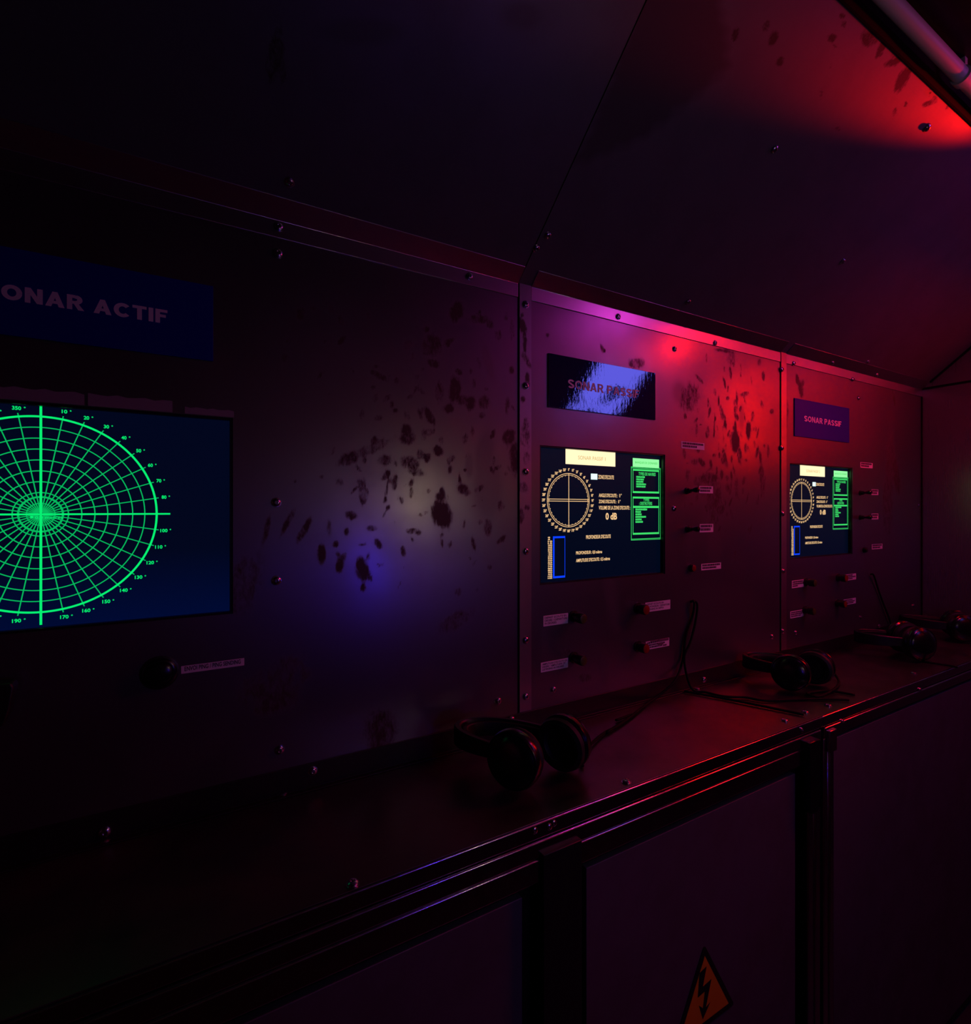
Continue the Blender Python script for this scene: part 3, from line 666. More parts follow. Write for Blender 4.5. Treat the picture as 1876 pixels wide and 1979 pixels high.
fl = [wpx(*q) for q in [(900, 750), (785, 860), (755, 1265), (872, 1160), (840, 1440), (775, 1395), (838, 1620), (960, 1340), (888, 1425), (978, 960), (838, 1085)]]
MB().prism(fl, 1, yw - .0026, yw - .0022).build('lightning_bolt', M_BLACK, wt, auto=True)

# ================================================================== MONITORS
Y_D = .012     # display face behind the sheet
def monitor(S, label, mat):
    t = thing('monitor', label, 'monitor', ((S[0] + S[1]) / 2, Y_D, S[2]), group='sonar monitors')
    del t['group']
    m = MB(); b = .012
    m.box(S[0] - b, S[1] + b, Y_D + .001, .055, S[2] - b, S[3] + b); m.build('housing', M_BLACK, t)
    f = MB(); y0 = .0022
    for (x0, x1, z0, z1) in ((S[0] - .004, S[0] + .004, S[2] - .004, S[3] + .004), (S[1] - .004, S[1] + .004, S[2] - .004, S[3] + .004), (S[0] + .004, S[1] - .004, S[3] - .003, S[3] + .004), (S[0] + .004, S[1] - .004, S[2] - .004, S[2] + .003)):
        f.box(x0, x1, y0, Y_D + .001, z0, z1)
    f.build('bezel', M_BLACK, t)
    MB().rect(S[0], S[1], S[2], S[3], Y_D).build('display_panel', mat, t)
    return t
YG = Y_D - .0006
m1 = monitor(S1, 'widest round green radar grid screen under the active sonar plate', M_SCR1)
c = on_y(79, 994, YG); C1 = (c[0], c[2]); R1s = (on_y(79, 806, YG)[2] - on_y(79, 1184, YG)[2]) / 2
fine = MB(); bold = MB()
clip = lambda x: x
for k in range(36):
    a = math.radians(10 * k)
    if k % 9 == 0: continue
    e = (C1[0] + 1.035 * R1s * math.sin(a), C1[1] + 1.035 * R1s * math.cos(a))
    p0 = (C1[0] + .02 * R1s * math.sin(a), C1[1] + .02 * R1s * math.cos(a))
    fine.line(p0, e, .00135, YG)
for k in range(2, 9): fine.ring(C1, R1s * k / 9, .0014, YG - .0001, 140)
fine.ring(C1, R1s * .177, .0024, YG - .0001); fine.ring(C1, R1s * .113, .0012, YG - .0001)
bold.ring(C1, R1s, .0027, YG - .0002, 180)
bold.line((C1[0], C1[1] - 1.13 * R1s), (C1[0], C1[1] + 1.12 * R1s), .0028, YG - .0002)
bold.line((max(S1[0] + .003, C1[0] - 1.12 * R1s), C1[1]), (on_y(329, 994, YG)[0], C1[1]), .0024, YG - .0003)
bold.line((C1[0] - .008, C1[1] - .0036), (C1[0] - .011, C1[1] - .0036), .003, YG - .0004)
bold.text('0.0 metres', C1[0] - .006, C1[0] + .0235, C1[1] - .0062, C1[1] - .0025, YG - .0004)
fine.build('sonar_grid', glow('display_green_thin', (.002, .48, .11), 1.0), m1); bold.build('sonar_ring_and_axes', G_GREEN, m1)
halo = MB()
nm = MB()
for k in range(36):
    if k % 9 == 0: continue
    a = math.radians(10 * k); cc = (C1[0] + 1.085 * R1s * math.sin(a) + .0005, C1[1] + 1.085 * R1s * math.cos(a))
    s = '%d' % (10 * k); w = .0031 * len(s)
    x0 = cc[0] - w * .55; nm.text(s, x0, x0 + w, cc[1] - .0026, cc[1] + .0026, YG - .0002, bold=.03)
    nm.ring((x0 + w + .0036, cc[1] + .0015), .0007, .0006, YG - .0002, 8)
nm.build('degree_numbers', G_GREEN, m1)['kind'] = 'stuff'

def passive_screen(S, Sref, label, title, mat):
    t = monitor(S, label, mat)
    sx = (S[1] - S[0]) / (Sref[1] - Sref[0]); sz = (S[3] - S[2]) / (Sref[3] - Sref[2])
    def xz(zx, zy):
        q = on_y(1030 + zx / 6.7, 850 + zy / 6.7, YG)
        return (S[0] + (q[0] - Sref[0]) * sx, S[2] + (q[2] - Sref[2]) * sz)
    def bx(zx0, zx1, zt, zb):
        a = xz(zx0, zt); b = xz(zx0, zb); c2 = xz(zx1, zt); return a[0], c2[0], b[1], a[1]
    # header
    h = MB(); x0, x1, z0, z1 = bx(420, 1064, 120, 312); h.rect(x0, x1, z0, z1, YG); hd = h.build('title_bar', G_BEIGE, t)
    tx = MB(); tx.text(title, x0 + (x1 - x0) * .24, x0 + (x1 - x0) * .79, z0 + (z1 - z0) * .36, z0 + (z1 - z0) * .62, YG - .0002, bold=.0); tx.build('title_lettering', G_BROWN, t)
    # dial
    d = MB(); c0 = xz(462, 782); r = abs(xz(462, 435)[1] - xz(462, 1128)[1]) / 2
    d.ring(c0, r, .0013, YG, 96, sx=sx / sz); d.ring(c0, r * .94, .0009, YG, 96, sx=sx / sz)
    d.line((c0[0], c0[1] - r), (c0[0], c0[1] + r), .0016, YG - .0001)
    for dz in (-.0022, .0022): d.line((c0[0] - r * sx / sz, c0[1] + dz), (c0[0] + r * sx / sz, c0[1] + dz), .0013, YG - .0001)
    for k in range(36):
        a = math.radians(k * 10); d.line((c0[0] + r * .90 * math.sin(a), c0[1] + r * .90 * math.cos(a)), (c0[0] + r * .95 * math.sin(a), c0[1] + r * .95 * math.cos(a)), .001, YG - .0001)
    d.build('dial', G_BEIGED, t)
    w = MB()
    for k in range(36):
        a = math.radians(k * 10); q = (c0[0] + r * 1.145 * math.sin(a) * 1.02, c0[1] + r * 1.145 * math.cos(a)); s = '%d°' % (10 * k); ww = .0022 * len(s)
        w.text(s, q[0] - ww * .5, q[0] + ww * .5, q[1] - .0034, q[1] + .0034, YG - .0002, bold=.03)
    for (st, a0, a1, zt, zb, bo) in (("ZONE D'ECOUTE", 842, 1045, 452, 506, .02), ("ANGLE D'ECOUTE :   0 °", 850, 1145, 692, 742, .02), ("ZONE D'ECOUTE :   0 °", 850, 1130, 773, 821, .02), ("VOLUME DE LA ZONE D'ECOUTE :", 850, 1255, 852, 904, .02),
                                 ('0 dB', 938, 1085, 945, 1036, .03), ("PROFONDEUR D'ECOUTE", 685, 1004, 1234, 1285, .02), ('PROFONDEUR : 0,0 mètres', 555, 892, 1444, 1494, .02), ("AMPLITUDE D'ECOUTE : 0,5 mètres", 555, 994, 1540, 1594, .02)):
        w.text(st, *bx(a0, a1, zt, zb), YG - .0002, bold=bo)
    # depth ladder
    x0, x1, z0, z1 = bx(190, 250, 1252, 1806); n = 22
    for k in range(n):
        zz = z1 - (z1 - z0) * (k + .5) / n; h2 = (z1 - z0) / n * .36
        w.text('%d' % (5 * k), x0, x0 + (x1 - x0) * (.5 if k < 2 else .95), zz - h2, zz + h2, YG - .0002, bold=.04)
    w.build('screen_lettering', G_BEIGED, t)['kind'] = 'stuff'
    q = MB(); q.rect(*bx(748, 832, 437, 513), YG); q.build('listening_zone_swatch', G_WHITE, t)
    bl = MB(); x0, x1, z0, z1 = bx(257, 415, 1250, 1795); bl.frame(x0, x1, z0, z1, .0013, .0045, YG); bl.rect(x0, x0 + .0042, z0, z1, YG - .0001); bl.build('depth_gauge', G_BLUE, t)
    # green database column
    gr = MB(); x0, x1, z0, z1 = bx(1290, 1630, 235, 352); gr.rect(x0, x1, z0, z1, YG); gr.build('database_bar', G_GREENP, t)
    gk = MB(); gk.text('BANQUE DE DONNEES', x0 + (x1 - x0) * .08, x0 + (x1 - x0) * .94, z0 + (z1 - z0) * .38, z0 + (z1 - z0) * .66, YG - .0002, bold=.01); gk.build('database_lettering', G_GREENK, t)
    gb = MB()
    for (a0, a1, zt, zb) in ((1268, 1650, 345, 1303),): gb.frame(*bx(a0, a1, zt, zb), .0016, .0012, YG); X = bx(a0, a1, zt, zb); gb.frame(X[0], X[1], X[2] + .0026, X[3] - .0026, .0016, .0012, YG)
    for (a0, a1, zt, zb) in ((1290, 1630, 375, 688), (1290, 1630, 735, 1230)):
        X = bx(a0, a1, zt, zb); gb.frame(*X, .0016, .0045, YG - .0001)
    X = bx(1290, 1630, 855, 882); gb.rect(X[0], X[1], X[2], X[3], YG - .0001)
    gb.build('database_frames', G_GREENB, t)
    gt = MB()
    for (st, a0, a1, zt, zb) in (('TYPES DE NAVIRES', 1365, 1585, 418, 460), ('TYPES', 1428, 1502, 763, 797), (': DESTROYERS', 1372, 1540, 803, 844)):
        gt.text(st, *bx(a0, a1, zt, zb), YG - .0002, bold=.02)
    rr = random.Random(3)
    def lst(xa, wid, za, zb, n):
        for k in range(n):
            x0, x1, z0, z1 = bx(xa, xa + wid[k], za + (zb - za) * k / n, za + (zb - za) * (k + .82) / n)
            x = x0
            while x < x1:                       # illegible entries: rows of tiny uneven strokes
                ww = rr.uniform(.0012, .0026); gt.rect(x, min(x + ww, x1), z0 + rr.uniform(0, .0004), z1 - rr.uniform(0, .0006), YG - .0002); x += ww + rr.uniform(.0003, .0006)
    lst(1335, (112, 98, 90, 125, 118), 466, 622, 5)
    lst(1325, (150, 70, 78, 135, 80, 96), 888, 1082, 6)
    gt.build('database_text', G_GREENB, t)['kind'] = 'stuff'
    return t
passive_screen(S2, S2, 'lit passive sonar screen with beige dial beside the first cover strip', 'SONAR PASSIF 1', M_SCR2)
passive_screen(S3, S2, 'lit passive sonar screen with beige dial nearest the end wall', 'SONAR PASSIF 2', M_SCR2)

# ================================================================== NAME PLATES
def plate(q, mat, label, text, tx, bold=.02):
    x0, x1, z0, z1 = q; t = thing('name_plate', label, 'sign', ((x0 + x1) / 2, 0, z0))
    MB().box(x0, x1, -.003, -.0002, z0, z1).build('plate', mat, t, bevel=.0005)
    block_text(text, *tx, -.0033, bold).build('lettering', M_SIGNT, t)
yS = -.003
zt = on_y(412, 553, yS)[2]; zb = on_y(412, 698, yS)[2]
plate((-.288, on_y(412, 600, yS)[0], zb, zt), M_SIGN, 'dark blue sonar plate above the widest green grid screen', 'SONAR ACTIF',
      (on_y(-38, 600, yS)[0], on_y(323.5, 600, yS)[0], on_y(305, 623.5, yS)[2], on_y(305, 597, yS)[2]), .24)
zt = on_y(1060, 682, yS)[2]; zb = on_y(1060, 786, yS)[2]
z3p = lambda x, y: on_y(1030 + x / 6.7, 660 + y / 6.7, yS)
plate((on_y(1060, 700, yS)[0], on_y(1266.5, 700, yS)[0], zb, zt), M_SIGN2, 'glossy blue reflecting plate above the screen beside the first cover strip', 'SONAR PASSIF',
      (z3p(452, 0)[0], z3p(1372, 0)[0], z3p(455, 600)[2], z3p(455, 486)[2]), .20)
zt = on_y(1535.5, 769, yS)[2]; zb = on_y(1535.5, 842.5, yS)[2]
z7p = lambda x, y: on_y(1500 + x / 7.215, 740 + y / 7.215, yS)
plate((on_y(1535.5, 800, yS)[0], on_y(1641, 800, yS)[0], zb, zt), M_SIGN, 'matt purple lit plate above the screen nearest the end wall', 'SONAR PASSIF',
      (z7p(388, 0)[0], z7p(904, 0)[0], z7p(390, 535)[2], z7p(390, 455)[2]), .21)

# ================================================================== TAPE ALONG THE SCREEN
M_TAPE = simple('grey_tape', (.34, .31, .30), .6)
for (u0, u1, vt, vb, lab) in ((-14, 163, 749.5, 773, 'grey tape strip over the screen edge, under the letters of the active plate'), (170, 333, 759, 779.5, 'grey tape strip over the middle of the green grid screen edge'), (357, 452, 789.5, 803.5, 'short grey tape strip at the corner of the green grid screen')):
    a = on_y(u0, vt); b = on_y(u1, vt); zl = S1[3] + .0012; hgt = .0165 if u0 < 300 else .010
    n = 9; pts = [(a[0], zl), (b[0], zl)] + [(b[0] + (a[0] - b[0]) * k / n, zl + hgt * (1 + .10 * math.sin(k * 2.3 + u0))) for k in range(n + 1)]
    o = MB().prism(pts, 1, -.0009, -.0001).build('tape_strip', M_TAPE, auto=True); tag(o, lab, 'tape')

# ================================================================== STICKERS
def sticker(u0, u1, vt, vb, lines, label, mat=M_LABEL, worn=False):
    y = -.0006; a = on_y(u0, vt, y); b = on_y(u0, vb, y); c_ = on_y(u1, vt, y)
    x0, x1, z0, z1 = a[0], c_[0], b[2], a[2]
    t = thing('label_sticker', label, 'label', ((x0 + x1) / 2, 0, z0))
    MB().box(x0, x1, y, -.0001, z0, z1).build('paper', mat, t)
    m = MB(); n = len(lines); hh = (z1 - z0); ww = x1 - x0; rr = random.Random(int(u0))
    for k, (st, fr) in enumerate(lines):
        za = z1 - hh * (.10 + .82 * k / n) ; zb_ = za - hh * .60 / n
        if st == '#':                          # print too small to read: uneven strokes
            x = x0 + ww * .05
            while x < x0 + ww * fr:
                w_ = rr.uniform(.0016, .006); m.rect(x, min(x + w_, x0 + ww * fr), zb_, za, y - .0002); x += w_ + .0008
        else:
            m.text(st, x0 + ww * .05, x0 + ww * fr, zb_, za, y - .0002, bold=.02)
    m.build('lettering', M_INK, t)
    if worn:
        w = MB()
        for (fx, fz, sx_, sz_) in ((.72, .86, .5, .3), (.62, .45, .24, .26), (.8, .2, .16, .2), (.38, .95, .4, .12)):
            w.rect(x0 + ww * (fx - sx_ / 2), min(x1, x0 + ww * (fx + sx_ / 2)), z0 + hh * (fz - sz_ / 2), min(z1, z0 + hh * (fz + sz_ / 2)), y - .0003)
        w.build('scuffed_patch', simple('scuffed_label', (.16, .10, .14), .6), t)
sticker(350, 472, 1287.8, 1302.5, [('ENVOI PING / PING SENDING', .94)], 'long narrow white label beside the round black ping button')
sticker(1050, 1097.5, 1190.6, 1211, [('DEPART ECOUTE EN', .93), ('DEGRE / DEPARTURE', .97), ('IN DEGREES', .52)], 'three line white label left of the upper green-capped knob, middle console')
sticker(1045, 1097.5, 1281, 1300, [("AMPLITUDE D'ECOUTE EN", .96), ('DEGRE / AMPLITUDE OF', .9), ('LISTENING IN DEGREE', .84)], 'full white label left of the lower green-capped knob, middle console')
sticker(1247, 1295, 1165, 1183.5, [('DEPART ECOUTE EN', .72), ('PROFONDEUR / DEPARTURE', .97), ('LISTENING IN DEPTH', .72)], 'clean white label behind the upper red-capped knob, middle console')
sticker(1248, 1293, 1240.5, 1256.5, [('#', .7), ('#', .8), ('#', .7)], 'scuffed half-torn white label behind the lower red-capped knob', worn=True)
sticker(1316.5, 1361, 852.5, 866, [('#', .95), ('#', .66)], 'dim two line label under the glossy plate, right of the first passive screen')
sticker(1351, 1377.5, 939, 953, [('#', .9), ('#', .78)], 'small label behind the upper toggle switch, middle console')
sticker(1352, 1378, 1013, 1029, [('#', .92), ('#', .8)], 'small label behind the lower toggle switch, middle console')
sticker(1355, 1393, 1090, 1102.5, [('#', .95), ('#', .75)], 'wide two line label right of the small red push button')
z7 = lambda x, y: (1500 + x / 7.215, 980 + y / 7.215)
sticker(1530, 1553, 1122.5, 1137, [('#', .93), ('#', .95), ('#', .5)], 'three line label left of the upper green-capped knob, console beside the end wall')
sticker(1527, 1553, 1182, 1195.5, [('#', .96), ('#', .9), ('#', .8)], 'full label left of the lower green-capped knob, console beside the end wall')
sticker(1629, 1654, 1111, 1123, [('#', .72), ('#', .95), ('#', .72)], 'label behind the upper red-capped knob, console beside the end wall')
sticker(1630, 1653.5, 1159, 1170, [('#', .72), ('#', .9), ('#', .8)], 'label behind the lower red-capped knob, console beside the end wall')
sticker(1662.5, 1686, 893, 903.5, [('#', .92), ('#', .7)], 'topmost pink lit two line label right of the screen beside the end wall')
sticker(1684, 1697, 945.5, 956.5, [('#', .9), ('#', .8)], 'small label behind the upper toggle switch, console beside the end wall')
sticker(1684, 1697, 992.5, 1004, [('#', .9), ('#', .8)], 'small label behind the lower toggle switch, console beside the end wall')
sticker(1684.5, 1705, 1052, 1062, [('#', .92), ('#', .78)], 'lowest label right of the screen beside the end wall, above the cable')

# ================================================================== KNOBS, SWITCHES, BUTTONS
def knob(u, v, Lk, r, cap, label, name='knob'):
    q = on_y(u, v, -Lk); t = thing(name, label, 'knob', (q[0], 0, q[2])); o = (q[0], 0, q[2])
    MB().lathe([(0, r * 1.12), (.003, r * 1.12), (.0035, r * .72), (Lk * .35, r * .70), (Lk * .45, r), (Lk - .003, r * 1.02), (Lk - .001, r * .96), (Lk - .001, 0)], o, NY, 20).build('body', M_BLACK, t, smooth='angle')
    MB().lathe([(Lk - .0012, r * .86), (Lk + .0004, r * .86), (Lk + .0012, r * .7), (Lk + .0012, 0)], o, NY, 20).build('cap', cap, t, smooth='angle')
    return t
F1, F2 = 'middle console', 'console beside the end wall'
knob(1127.5, 1196, .034, .0115, M_GREEN, 'black knob with green cap, upper, beside the three line label, ' + F1)
knob(1127.5, 1277.5, .034, .0115, M_GREEN, 'black knob with green cap, lower, beside the full label, ' + F1)
knob(1249, 1179, .028, .0125, M_REDC, 'black knob with red cap over the clean label, ' + F1)
knob(1249, 1254, .028, .0120, M_REDC, 'black knob with red cap over the scuffed label, ' + F1)
knob(1575.5, 1127, .030, .0115, M_GREEN, 'black knob with green cap, upper, ' + F2)
knob(1573.5, 1182, .030, .0115, M_GREEN, 'black knob with green cap, lower, ' + F2)
knob(1635.5, 1118, .026, .0120, M_REDC, 'black knob with red cap, upper, ' + F2)
knob(1634, 1168, .026, .0120, M_REDC, 'black knob with red cap, lower, ' + F2)
def toggle(u, v, label, Lk=.036):
    q = on_y(u, v, -Lk); o = np.array((q[0], 0, q[2] - .002)); t = thing('toggle_switch', label, 'switch', o)
    MB().lathe([(0, .009), (.003, .009), (.0032, .0065), (.012, .0065), (.0122, .004), (.0125, 0)], o, NY, 14).build('collar', M_BLACK, t, smooth='angle')
    MB().lathe([(.010, .003), (.018, .0042), (Lk - .008, .0072), (Lk - .003, .0072), (Lk - .0005, .005), (Lk, .0018), (Lk, 0)], o, (0, -1, .05), 14).build('lever', M_BLACKG, t, smooth='angle')
toggle(1350, 946, 'black toggle lever switch, upper, with glinting tip, ' + F1)
toggle(1351, 1022, 'black toggle lever switch, lower, with glinting tip, ' + F1)
toggle(1684.5, 951, 'black toggle lever switch, upper, ' + F2)
toggle(1684.5, 999, 'black toggle lever switch, lower, ' + F2)
knob(1341, 1098, .010, .0095, M_REDC, 'small red push button in black ring, ' + F1, 'push_button')
knob(1675, 1063, .010, .0085, M_BLACK, 'small black push button beside the lowest label, ' + F2, 'push_button')
q = on_y(308, 1304, -.012); t = thing('push_button', 'large round black ping button beside the long narrow label', 'button', (q[0], 0, q[2])); o = (q[0], 0, q[2])
MB().lathe([(0, .022), (.004, .022), (.006, .019), (.006, .0165), (.012, .016), (.014, .012), (.0145, 0)], o, NY, 24).build('dome', M_BLACKG, t, smooth='angle')
MB().lathe([(0, .0245), (.002, .0245), (.003, .022), (.003, 0)], o, NY, 24).build('collar', M_BLACK, t, smooth='angle')
# black handle cut by the photo's edge
xa = on_y(28, 1340, -.03)[0]; z0 = on_y(20, 1400, -.03)[2]; z1 = on_y(20, 1319, -.03)[2]
t = thing('selector_handle', 'black plastic selector handle on the wall under the green grid screen', 'handle', (xa - .03, 0, z0))
MB().prism([(xa - .07, z0), (xa - .010, z0), (xa - .004, z0 + .02), (xa, z1 - .006), (xa - .003, z1), (xa - .07, z1)], 1, -.034, -.010).build('grip', M_BLACK, t, auto=True, bevel=.002, seg=3)
MB().lathe([(0, .02), (.012, .018), (.012, 0)], (xa - .036, 0, (z0 + z1) / 2), NY, 20).build('base', M_BLACK, t, smooth='angle')

# ================================================================== HEADPHONES
def arc_band(sep, depth, bw, th, n=26):
    """flat headband: a U seen from above, its broad side upright"""
    m = MB(); sec = []
    for k in range(n + 1):
        a = PI * k / n
        x = -sep * math.cos(a) * (1 + .10 * math.sin(a)); y = depth * math.sin(a) ** .8
        sec.append((x, y))
    for k in range(n + 1):
        p0 = np.array(sec[max(k - 1, 0)]); p1 = np.array(sec[min(k + 1, n)]); tg = (p1 - p0) / np.linalg.norm(p1 - p0); nr = np.array([-tg[1], tg[0]])
        f = .62 + .38 * math.sin(PI * k / n) ** .6; w = bw * f
        c_ = np.array(sec[k])
        for (dx, dz) in ((-th, -w * .86), (-th * .6, -w), (th * .6, -w), (th, -w * .86), (th, w * .86), (th * .6, w), (-th * .6, w), (-th, w * .86)):
            q = c_ + nr * dx * .5; m.v.append((q[0], q[1], dz * .5))
    for k in range(n):
        for j in range(8): m.f.append((k * 8 + j, k * 8 + (j + 1) % 8, (k + 1) * 8 + (j + 1) % 8, (k + 1) * 8 + j)); m.m.append(0)
    m.f += [tuple(range(8))[::-1], tuple(n * 8 + j for j in range(8))]; m.m += [0, 0]
    return m
def cable_pts(ctrl, n=10):
    """smooth line through control places (Catmull-Rom)"""
    P = [np.array(p, float) for p in ctrl]; P = [2 * P[0] - P[1]] + P + [2 * P[-1] - P[-2]]; out = []
    for i in range(1, len(P) - 2):
        for k in range(n):
            t = k / n; a, b, c2, d = P[i - 1], P[i], P[i + 1], P[i + 2]
            out.append(.5 * ((2 * b) + (-a + c2) * t + (2 * a - 5 * b + 4 * c2 - d) * t * t + (-a + 3 * b - 3 * c2 + d) * t ** 3))
    out.append(P[-2])
    return [np.array([p[0], p[1], max(p[2], Z_C + .0036)]) for p in out]
def headset(loc, rot, label, cup_r=.043, sep=.054, depth=.125, cable=None, tilt=0.0, toe=.18, skew=0.0):
    t = thing('headphones', label, 'headphones', loc); t.rotation_euler = (tilt, 0, rot); t['_w'] = [0, 0, 0]
    zc = cup_r + .0045
    sk = lambda y: -skew * max(0, y)
    b = arc_band(sep, depth, .036, .010); b.v = [(x + sk(y), y + .012, z + zc + .003) for (x, y, z) in b.v]
    b.build('headband', M_BLACK, t, smooth='angle')
    pd = arc_band(sep - .008, depth - .012, .026, .008); n0 = len(pd.v) // 8
    pd.v = [(x + sk(y), y + .012, z + zc + .003) for (x, y, z) in pd.v]; pd.build('headband_padding', M_FOAM, t, smooth='angle')
    for s in (-1, 1):
        ax = (s, -.45 if s < 0 else .35, .05)
        cshell = MB(); R = cup_r
        o = (s * (sep - .006), 0, zc)
        cshell.lathe([(-.004, R * .93), (0, R), (.008, R), (.014, R * .95), (.021, R * .80), (.0255, R * .55), (.0275, R * .28), (.028, 0)], o, ax, 32)
        cp = cshell.build('ear_cup', M_BLACKG, t, smooth='angle')
        cu = MB(); prof = []
        for k in range(9):
            a = PI * k / 8; prof.append((-.006 - .010 * math.sin(a) - .001, R * .76 - R * .17 * math.cos(a) * -1))
        cu.lathe([(-.004, R * .90), (-.010, R * .97), (-.017, R * .93), (-.021, R * .80), (-.019, R * .62), (-.012, R * .55), (-.010, 0)], o, ax, 28)
        c2 = cu.build('ear_cushion', M_FOAM, cp, smooth='angle')
        rg = MB(); rg.lathe([(.0135, R * .955), (.0150, R * .965), (.0165, R * .93), (.0135, R * .90)], o, ax, 32); rg.build('trim_ring', M_BLACKG, cp, smooth='angle')
        yk = MB(); yk.tube([(s * (sep + .012), R * .2, zc), (s * (sep + .012), R * .75, zc + .002), (s * (sep + .004), .030, zc + .003), (s * sep * 1.0 + sk(.03), .045, zc + .003)], [.004, .005, .006, .006], 8); yk.build('yoke', M_BLACK, t, smooth='angle')
    if cable:
        M = Matrix.Translation(Vector([float(q) for q in loc])) @ t.rotation_euler.to_matrix().to_4x4(); Mi = M.inverted()
        for k, cb in enumerate(cable):
            pts = [Mi @ Vector([float(a) for a in p]) for p in cable_pts(cb)]
            mm = MB(); mm.tube([tuple(p) for p in pts], .0030, 7); mm.build('cable', M_RUBBER, t, smooth=True)
    return t
ZC1 = Z_C + .0022
onc = lambda u, v, h=.0045: on_z(u, v, Z_C + h)
wall_p = lambda u, v, y=-.006: on_y(u, v, y)
# nearest pair
headset((.531, -.174, Z_C), .06, 'black over-ear headphones lying between the active and first passive screens', skew=.52, cup_r=.0485, sep=.060, depth=.128,
        cable=[[(.60, -.19, Z_C + .05), onc(1128, 1448, .012), onc(1165, 1418), onc(1195, 1402), onc(1235, 1372), onc(1262, 1352), wall_p(1302, 1318, -.02), wall_p(1318, 1280), wall_p(1325, 1230), wall_p(1338, 1190), wall_p(1341, 1164, -.012), wall_p(1333, 1163, -.0045)],
               [onc(1190, 1392), onc(1222, 1382), onc(1172, 1416)], [onc(1127, 1452), onc(1120, 1470), onc(1126, 1480)]])
headset((1.397, -.147, Z_C), -.06, 'black over-ear headphones on the counter below the right of the first passive screen', skew=.45, cup_r=.0455, sep=.057, depth=.112,
        cable=[[wall_p(1338, 1160, -.0045), wall_p(1347, 1168, -.012), wall_p(1344, 1200, -.012), wall_p(1334, 1240, -.012), wall_p(1322, 1275, -.014), onc(1336, 1330, .012), onc(1364, 1338), onc(1400, 1346), onc(1440, 1348), onc(1478, 1354), onc(1530, 1352), onc(1590, 1351), onc(1640, 1353)],
               [onc(1322, 1336), onc(1400, 1350), onc(1480, 1366), onc(1553, 1381)],
               [(1.455, -.16, Z_C + .03), onc(1605, 1296, .02), onc(1621, 1318), onc(1608, 1334), onc(1580, 1346), onc(1560, 1340), onc(1600, 1335), onc(1652, 1343)]])
headset((1.985, -.160, Z_C), .78, 'black over-ear headphones on the counter below the screen beside the end wall', cup_r=.051, sep=.050, depth=.138,
        cable=[[wall_p(1682, 1110, -.0045), wall_p(1688, 1112, -.010), wall_p(1697, 1140), wall_p(1706, 1165), wall_p(1716, 1190, -.008), wall_p(1724, 1212, -.010), onc(1740, 1236), onc(1772, 1242)], [(1.95, -.2, Z_C + .003), onc(1800, 1281), onc(1832, 1286), onc(1850, 1290)]])
headset((2.395, -.150, Z_C), .50, 'black over-ear headphones in the counter corner against the end wall', cup_r=.048, sep=.046, depth=.15)

# ================================================================== CEILING PIPE
py, pz, pr = -.9 + .4163, 1.56 + .865, .0133
pp = thing('pipe', 'pale grey pipe running along the top of the sloping ceiling', 'pipe', (1.0, py, pz))
MB().tube([(X_ROOM, py, pz), (.4, py, pz), (1.0, py, pz), (1.6, py, pz), (X_END, py, pz)], pr, 24).build('tube', M_PIPE, pp, smooth='angle')
for xc in (.2, 1.345, 2.2):
    MB().lathe([(-.010, pr + .0005), (-.010, pr + .0035), (.010, pr + .0035), (.010, pr + .0005)], (xc, py, pz), (1, 0, 0), 24).build('clamp', M_PIPE, pp, smooth='angle')
    MB().box(xc - .006, xc + .006, py - .006, py + .006, pz + pr, Z_FLAT).build('clamp_stem', M_PIPE, pp)

# ================================================================== LAMPS OF THE ROOM (outside the picture, some seen in the reflections, some added)
def area(name, loc, direction, size, power, col, sy=None, shape='DISK', spread=180):
    L = bpy.data.lights.new(name, 'AREA'); L.shape = shape; L.size = size
    if sy: L.size_y = sy
    L.energy = power; L.color = col; L.spread = math.radians(spread)
    o = bpy.data.objects.new(name, L); COL.objects.link(o); o.location = loc
    o.rotation_euler = Vector(direction).to_track_quat('-Z', 'Y').to_euler(); return o
# red warning lamp hanging beside the pipe
RLP = np.array([1.93, -.70, 2.325])
rl = thing('warning_lamp', 'round red warning lamp hanging beside the ceiling pipe', 'lamp', (RLP[0], RLP[1], Z_FLAT))
MB().lathe([(0, .045), (.012, .045), (.02, .03), (.085, .026), (.088, 0)], (RLP[0], RLP[1], Z_FLAT), (0, 0, -1), 24).build('housing', M_BLACK, rl, smooth='angle')
MB().lathe([(-.052, .028), (-.048, .045), (.000, .100), (.036, .122), (.034, .122), (-.004, .098), (-.044, .042), (-.050, .026)], RLP, (0, 0, -1), 40).build('added_hood', M_BLACK, rl, smooth='angle')  # added shield keeping the lens light off the sloping ceiling
MB().lathe([(-.036, .020), (-.032, .030), (-.01, .036), (.012, .034), (.028, .022), (.034, 0)], RLP, (0, 0, -1), 24).build('red_lens', glow('red_lamp_lens', RED_C, 185.0), rl, smooth=True)
